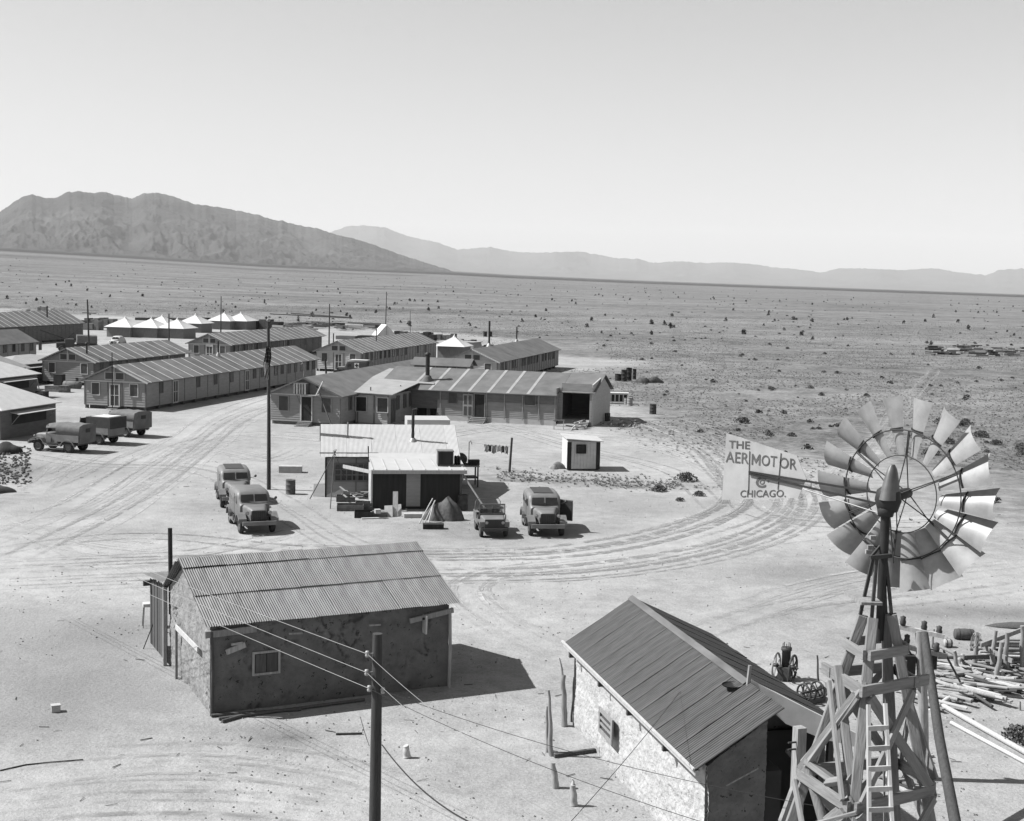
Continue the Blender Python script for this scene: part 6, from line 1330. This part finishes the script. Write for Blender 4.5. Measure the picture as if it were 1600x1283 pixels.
# ------------------------------------------------------------------ wheel tracks pressed into the dust
def smooth_path(pts, step=0.8):
    P = [G(*p).to_2d() for p in pts]; out = []
    for i in range(len(P) - 1):
        p0, p1, p2, p3 = P[max(i - 1, 0)], P[i], P[i + 1], P[min(i + 2, len(P) - 1)]; n = max(2, int((p2 - p1).length / step))
        for k in range(n):
            t = k / n; out.append(0.5 * ((2 * p1) + (p2 - p0) * t + (2 * p0 - 5 * p1 + 4 * p2 - p3) * t * t + (3 * p1 - p0 - 3 * p2 + p3) * t ** 3))
    out.append(P[-1]); return out
TR = [
    ([(-20, 905), (250, 893), (500, 889), (700, 890), (900, 884), (1080, 855), (1190, 815), (1215, 770), (1150, 705), (1060, 668), (985, 645)], 7, 3.2),
    ([(-20, 880), (200, 850), (420, 868), (700, 878), (900, 870), (1080, 838), (1190, 795), (1190, 745), (1120, 692), (1010, 652)], 6, 2.4),
    ([(-20, 870), (120, 805), (220, 745), (300, 690), (360, 650), (470, 610)], 7, 2.6),
    ([(-20, 830), (150, 790), (260, 720), (330, 690), (420, 680), (600, 690), (760, 670), (900, 680), (1000, 690), (1120, 730), (1200, 790)], 4, 2.0),
    ([(880, 1035), (770, 985), (712, 940), (716, 912), (780, 893), (930, 880), (1150, 850), (1330, 830)], 2, .9),
    ([(900, 1015), (800, 970), (742, 930), (745, 910), (800, 893), (1000, 872)], 2, .7),
    ([(1060, 1010), (1200, 965), (1320, 925), (1420, 905), (1610, 885)], 4, 1.6),
    ([(620, 1283), (480, 1230), (300, 1205), (120, 1215), (-20, 1240)], 5, 1.8),
    ([(640, 1300), (420, 1260), (200, 1255), (-20, 1275)], 4, 1.5),
    ([(560, 875), (500, 835), (450, 845), (330, 870), (200, 880), (-20, 890)], 3, 1.2),
    ([(330, 830), (250, 860), (130, 850), (60, 830), (-20, 842)], 3, 1.2),
    ([(820, 850), (700, 862), (560, 868), (470, 850), (420, 830)], 2, .8),
    ([(5, 760), (70, 742), (110, 720), (140, 712)], 2, .6), ([(40, 775), (80, 745), (95, 730), (130, 715)], 2, .5), ([(55, 770), (110, 750), (170, 720), (240, 690)], 3, 1.0),
    ([(1610, 905), (1400, 930), (1250, 950), (1080, 1000)], 2, 1.0), ([(1240, 800), (1260, 770), (1320, 740), (1385, 665), (1425, 612), (1455, 578)], 3, .8),
    ([(700, 650), (800, 672), (900, 700), (1040, 735), (1120, 800)], 2, 1.0), ([(180, 700), (300, 700), (420, 720), (480, 700)], 3, 1.4),
    ([(1060, 668), (1120, 700), (1180, 760), (1220, 800), (1330, 812), (1610, 800)], 4, 2.0), ([(-20, 700), (120, 725), (300, 735), (420, 790), (520, 850), (640, 880)], 3, 1.2)]
vs, fs, acr, ton, alo = [], [], [], [], []
random.seed(77); ti = 0
PROF = ((-1, 0.0), (-.62, .5), (-.42, .12), (0, .1), (.42, .12), (.62, .5), (1, 0.0))
WEAR = []
for pts, cnt, spread in TR:
    base = smooth_path(pts); WEAR.append((base, spread))
    for c in range(cnt):
        off = random.uniform(-spread, spread) if cnt > 1 else 0; ph = random.uniform(0, 50); t0 = random.uniform(0, .35) if random.random() < .45 else 0; t1 = 1 - (random.uniform(0, .35) if random.random() < .45 else 0)
        tone = random.uniform(-.5, 1.0); al = random.uniform(.5, 1.0); hw = random.uniform(.11, .2)
        for s in (-.72, .72):
            ti += 1; n = len(base); lift = .006 + .0005 * (ti % 24); first = len(vs); rows = 0
            for k in range(int(n * t0), int(n * t1)):
                d = base[min(k + 1, n - 1)] - base[max(k - 1, 0)]
                if d.length < 1e-6: continue
                d.normalize(); nn = Vector((d.y, -d.x)); o = off + s + .45 * noise.noise(Vector((k * .06, ph, c))); q = base[k] + nn * o
                e = min(1, (k - n * t0) / 12, (n * t1 - k) / 12)
                for a, h in PROF:
                    r = q + nn * (a * hw); z = lift + h * .028; vs.append((r.x, r.y, z)); acr.append(a); ton.append(tone); alo.append(al * max(0, e))
                rows += 1
            m_ = len(PROF)
            for k in range(rows - 1):
                for j in range(m_ - 1):
                    a = first + k * m_ + j; fs.append((a, a + 1, a + m_ + 1, a + m_))
me = bpy.data.meshes.new('wheel_tracks'); me.from_pydata(vs, [], fs)
for nm, dat in (('across', acr), ('tone', ton), ('alpha', alo)):
    a_ = me.attributes.new(nm, 'FLOAT', 'POINT'); a_.data.foreach_set('value', dat)
m = bpy.data.materials.new('pressed_dust'); m.use_nodes = True; L = m.node_tree.links; p = m.node_tree.nodes['Principled BSDF']; tc = nod(m, 'ShaderNodeTexCoord')
p.inputs['Roughness'].default_value = .95; p.inputs['Specular IOR Level'].default_value = .1
aa = nod(m, 'ShaderNodeAttribute', attribute_name='across'); tt = nod(m, 'ShaderNodeAttribute', attribute_name='tone'); al_ = nod(m, 'ShaderNodeAttribute', attribute_name='alpha')
ab = nod(m, 'ShaderNodeMath', operation='ABSOLUTE'); L.new(aa.outputs['Fac'], ab.inputs[0])
edge = mrange(ab.outputs[0], 1.0, .55, 0, 1); nn_ = mrange(nz(1.3, 6, .72), .40, .6, 0.0, 1)
alp = mth('MULTIPLY', mth('MULTIPLY', edge, nn_), al_.outputs['Fac'])
col = mth('ADD', mrange(nz(6, 4, .6), .3, .7, .44, .54), mrange(tt.outputs['Fac'], -.5, 1, -.19, .12)); col = mth('MULTIPLY', col, ALB); L.new(col, p.inputs['Base Color'])
tr_ = nod(m, 'ShaderNodeBsdfTransparent'); mx = nod(m, 'ShaderNodeMixShader'); L.new(alp, mx.inputs[0]); L.new(tr_.outputs[0], mx.inputs[1]); L.new(p.outputs[0], mx.inputs[2])
L.new(mx.outputs[0], m.node_tree.nodes['Material Output'].inputs[0]); me.materials.append(m)
tag(ob('wheel_tracks', me), 'pale wheel ruts criss-crossing the camp yard', 'tracks', kind='structure')
# worn roadway, damp and gravelly patches: ground-cover maps on the ground mesh
gv = GROUND.data.vertices; wear = np.zeros(len(gv)); stain = np.zeros(len(gv))
WP = [np.array([(q.x, q.y) for q in b[::3]]) for b, _ in WEAR]; WS = [s for _, s in WEAR]
gx = np.array([v.co[:2] for v in gv]); rr2 = np.hypot(gx[:, 0], gx[:, 1]); idx = np.where((rr2 < 230) & (rr2 > 20))[0]
for P_, s_ in zip(WP, WS):
    d = np.min(np.hypot(gx[idx, None, 0] - P_[None, :, 0], gx[idx, None, 1] - P_[None, :, 1]), axis=1); wear[idx] = np.maximum(wear[idx], np.clip(1.3 - d / (s_ + 1.6), 0, 1) * min(1, .35 + s_ * .22))
for px, py, rx, ry, a in ((440, 1152, 1.0, .8, .55), (420, 1142, 1.2, .5, .45), (150, 1000, 4.5, 4.0, .30), (100, 1080, 3.5, 4.5, .28), (210, 1080, 2.2, 3.0, .28), (1540, 958, 7, 1.3, .5), (75, 735, 7, 4, .35), (20, 735, 4, 4, .5), (1300, 900, 6, 2, .2), (120, 800, 3, 1.5, .3), (560, 730, 6, 5, .12), (1050, 790, 9, 3, .18), (30, 980, 3, 3, .25), (820, 830, 6, 3, .15), (400, 800, 5, 4, .15), (1500, 1000, 6, 2, .15)):
    c = G(px, py); stain[idx] = np.maximum(stain[idx], a * np.exp(-((gx[idx, 0] - c.x) / rx) ** 2 - ((gx[idx, 1] - c.y) / ry) ** 2))
for nm, dat in (('wear', wear), ('stain', stain)):
    a_ = GROUND.data.attributes.new(nm, 'FLOAT', 'POINT'); a_.data.foreach_set('value', dat.astype(np.float32))
# ------------------------------------------------------------------ scrub, tufts, stones
M_leaf = mat('scrub_leaf', 0.12, var=0.4, scale=3, rough=.9, objvar=.3); M_grass = mat('dry_grass', 0.30, var=0.4, scale=3, rough=.9, objvar=.35); M_stone = mat('pebble', 0.34, var=0.5, scale=5, objvar=.5)
def tuft_mesh(name, n, r, h, m_, seed):
    rn = random.Random(seed); mb = MB()
    for k in range(n):
        a = rn.uniform(0, 2 * PI); q = rn.uniform(0, .5) * r; b = Vector((q * math.cos(a), q * math.sin(a), 0)); t = Vector((math.cos(a) * r * rn.uniform(.4, 1), math.sin(a) * r * rn.uniform(.4, 1), h * rn.uniform(.5, 1))); w = Vector((-math.sin(a), math.cos(a), 0)) * r * .16
        mb.add([b - w, b + w, t], [(0, 1, 2)])
    return mb.mesh(name, m_)
def bush_mesh(name, n, r, h, m_, seed, leaf=.1):
    rn = random.Random(seed); mb = MB()
    for k in range(9):
        a = rn.uniform(0, 2 * PI); e = Vector((math.cos(a) * r * .7, math.sin(a) * r * .7, h * rn.uniform(.5, .9))); mb.bar((0, 0, 0), e, .03 * r, .03 * r)
    for k in range(n):
        a = rn.uniform(0, 2 * PI); q = rn.random() ** .5; z = rn.random(); rad = r * (1 - .55 * z * z) * q * (1 + .25 * math.sin(a * 3 + seed)); c = Vector((rad * math.cos(a), rad * math.sin(a), h * (.08 + .9 * z) * (1 - .25 * q)))
        u = Vector((rn.gauss(0, 1), rn.gauss(0, 1), rn.gauss(0, 1))).normalized() * leaf; v = u.cross(Vector((rn.gauss(0, 1), rn.gauss(0, 1), rn.gauss(0, 1)))).normalized() * leaf * .6
        mb.add([c - u, c + v, c + u, c - v], [(0, 1, 2, 3)])
    return mb.mesh(name, m_)
def scatter(name, label, cat, pts, src, smin, smax, seed):
    me = bpy.data.meshes.new(name); me.from_pydata(pts, [], []); o = ob(name, me); tag(o, label, cat, kind='stuff')
    ng = bpy.data.node_groups.new(name, 'GeometryNodeTree'); ng.interface.new_socket('Geometry', in_out='INPUT', socket_type='NodeSocketGeometry'); ng.interface.new_socket('Geometry', in_out='OUTPUT', socket_type='NodeSocketGeometry')
    N = ng.nodes; gi = N.new('NodeGroupInput'); go = N.new('NodeGroupOutput'); ip = N.new('GeometryNodeInstanceOnPoints'); jn = N.new('GeometryNodeJoinGeometry'); ip.inputs['Pick Instance'].default_value = True
    g2i = N.new('GeometryNodeGeometryToInstance')
    for s in src:
        oi = N.new('GeometryNodeObjectInfo'); oi.inputs['Object'].default_value = s; ng.links.new(oi.outputs['Geometry'], g2i.inputs[0])
    rv = N.new('FunctionNodeRandomValue'); rv.data_type = 'FLOAT'; rv.inputs[2].default_value = smin; rv.inputs[3].default_value = smax; rv.inputs['Seed'].default_value = seed
    rr = N.new('FunctionNodeRandomValue'); rr.data_type = 'FLOAT_VECTOR'; rr.inputs[0].default_value = (-.1, -.1, 0); rr.inputs[1].default_value = (.1, .1, 6.28); rr.inputs['Seed'].default_value = seed + 1
    ng.links.new(gi.outputs[0], ip.inputs['Points']); ng.links.new(g2i.outputs[0], ip.inputs['Instance']); ng.links.new(rv.outputs[1], ip.inputs['Scale']); ng.links.new(rr.outputs[0], ip.inputs['Rotation']); ng.links.new(ip.outputs[0], go.inputs[0])
    md = o.modifiers.new('scatter', 'NODES'); md.node_group = ng; return o
def protos(kind, meshes):
    out = []
    for me in meshes:
        o = bpy.data.objects.new(kind, me); out.append(o)      # kept out of the scene; only a source for the scatter
    return out
def field(n, r0, r1, a0, a1, cmin, seed, power=1.0):
    rn = random.Random(seed); out = []; tries = 0
    while len(out) < n and tries < n * 12:
        tries += 1; r = r0 * (r1 / r0) ** (rn.random() ** power); a = math.radians(rn.uniform(a0, a1)); x, y = r * math.sin(a), r * math.cos(a)
        c = cover(x, y)
        if c < cmin or rn.random() > c: continue
        if noise.noise(Vector((x * .05, y * .05, seed))) < -.22: continue
        out.append((x, y, terr(x, y) - .02))
    return out
tp = protos('grass_tuft', [tuft_mesh('grass_tuft', 16, .32, .30, M_grass, k) for k in range(4)]); bpz = protos('shrub', [bush_mesh('shrub', 70, .5, .5, M_leaf, k, .13) for k in range(4)])
yz = protos('yucca', [bush_mesh('yucca', 40, .45, 1.0, M_leaf, k + 9, .22) for k in range(3)])
scatter('grass_tufts', 'low dry grass tufts speckling the desert beyond the yard', 'grass', field(60000, 60, 520, -30, 30, .25, 5, .75), tp, .16, .62, 1)
scatter('low_scrub', 'dark low scrub dotted over the desert plain', 'scrub', field(1000, 90, 1300, -30, 30, .5, 6, .9), bpz, .25, 1.0, 2)
scatter('yucca_scrub', 'tiny dark yuccas scattered far out over the plain', 'yucca', field(420, 300, 2400, -27, 27, .6, 8, .8), yz, .5, 1.6, 3)
rn = random.Random(4); ps_ = []
for _ in range(7000):
    r = 26 * (110 / 26) ** rn.random(); a = math.radians(rn.uniform(-26, 26)); x, y = r * math.sin(a), r * math.cos(a)
    if noise.noise(Vector((x * .12, y * .12, 2))) + noise.noise(Vector((x * .5, y * .5, 3))) * .5 > -.05: ps_.append((x, y, 0))
def stone_mesh(k):
    mb = MB(); rn2 = random.Random(k); vs_ = []
    for i in range(4):
        for j in range(6):
            t = PI * (i + .5) / 4; f = 2 * PI * j / 6; q = rn2.uniform(.75, 1.1); vs_.append((math.sin(t) * math.cos(f) * .5 * q, math.sin(t) * math.sin(f) * .4 * q, math.cos(t) * .28 * q + .05))
    fs_ = [(i * 6 + j, (i + 1) * 6 + j, (i + 1) * 6 + (j + 1) % 6, i * 6 + (j + 1) % 6) for i in range(3) for j in range(6)] + [(5, 4, 3, 2, 1, 0), (18, 19, 20, 21, 22, 23)]
    return mb.add(vs_, fs_, True).mesh('pebble', M_stone)
stp_ = protos('pebble', [stone_mesh(k) for k in range(3)])
scatter('pebbles', 'small stones and clods strewn over the yard', 'stones', ps_, stp_, .025, .11, 4)
rub = [(q.x, q.y, random.uniform(0, .1)) for q in (G(random.uniform(-10, 48), random.uniform(700, 758)) for _ in range(420))]
scatter('rubble', 'dark broken rubble strewn at the left edge below the trucks', 'rubble', rub, protos('rubble_stone', [MB().add([(v[0], v[1], v[2]) for v in stone_mesh(9 + k).vertices[:] and [w.co for w in stone_mesh(9 + k).vertices]], [tuple(pp.vertices) for pp in stone_mesh(9 + k).polygons]).mesh('rubble_stone', M_woodD) for k in range(2)]), .05, .3, 5)
lit = []
rn = random.Random(41)
for _ in range(230):
    q = G(rn.uniform(-20, 1620), 700 + 560 * rn.random() ** 1.3)
    lit.append((q.x, q.y, .02))
scatter('yard_litter', 'splinters and twigs littering the yard dust', 'litter', lit, protos('splinter', [MB().bar((-.5, 0, 0), (.5, .1, .02), .07, .05).mesh('splinter', M_woodD), MB().tube([(-.5, 0, 0), (0, .08, .03), (.5, 0, 0)], .03, 5).mesh('splinter', M_wood)]), .08, .38, 9)
# weeds along the ditch by the white hut
wd = []
rn = random.Random(9)
for _ in range(700):
    px = rn.uniform(775, 1065); yc = 743 + (px - 790) * .055; py = rn.gauss(yc, 5.0); q = G(px, py); wd.append((q.x, q.y, 0))
scatter('ditch_weeds', 'strip of short weeds running past the white plank hut', 'weeds', wd, tp, .15, .5, 6)
# bushes one can pick out
BG = 'low desert bushes at the edge of the yard'; bms = [bush_mesh('foliage', 320, .75, .6, M_leaf, 30 + k, .085) for k in range(4)]; stm = MB().tube([(0, 0, -.05), (0, 0, .25)], .05, 6).mesh('stem', M_woodD)
rn = random.Random(3)
def bush(label, px, py, s, k):
    t = thing('desert_bush', label, 'bush', G(px, py), rn.uniform(0, 6), BG); ob('foliage', bms[k % 4], t, scale=(s, s, s * 1.1)); ob('stem', stm, t, scale=(s, s, s))
bush('spiky dark bush standing alone above the road bend', 1072, 752, 1.0, 0); bush('round grey bush at the right edge below the pipes', 1592, 1158, .8, 1); bush('low bush at the end of the weedy strip', 1030, 768, .7, 2); bush('small bush right of the weedy strip end', 1092, 775, .55, 3); bush('tiny bush below the spiky one', 1062, 783, .4, 1)
for i in range(22):
    px = rn.uniform(1140, 1600); py = 668 + (px - 1200) * .10 + rn.gauss(0, 16)
    if 1340 < px < 1420 and py < 690: continue
    bush('low dark bush in the broken scrub band beyond the road', px, py, rn.uniform(.4, 1.05), i)
HZ = hz.build('haze', hm); tag(HZ, 'thin dusty air veiling the far mountains', 'haze', kind='stuff')
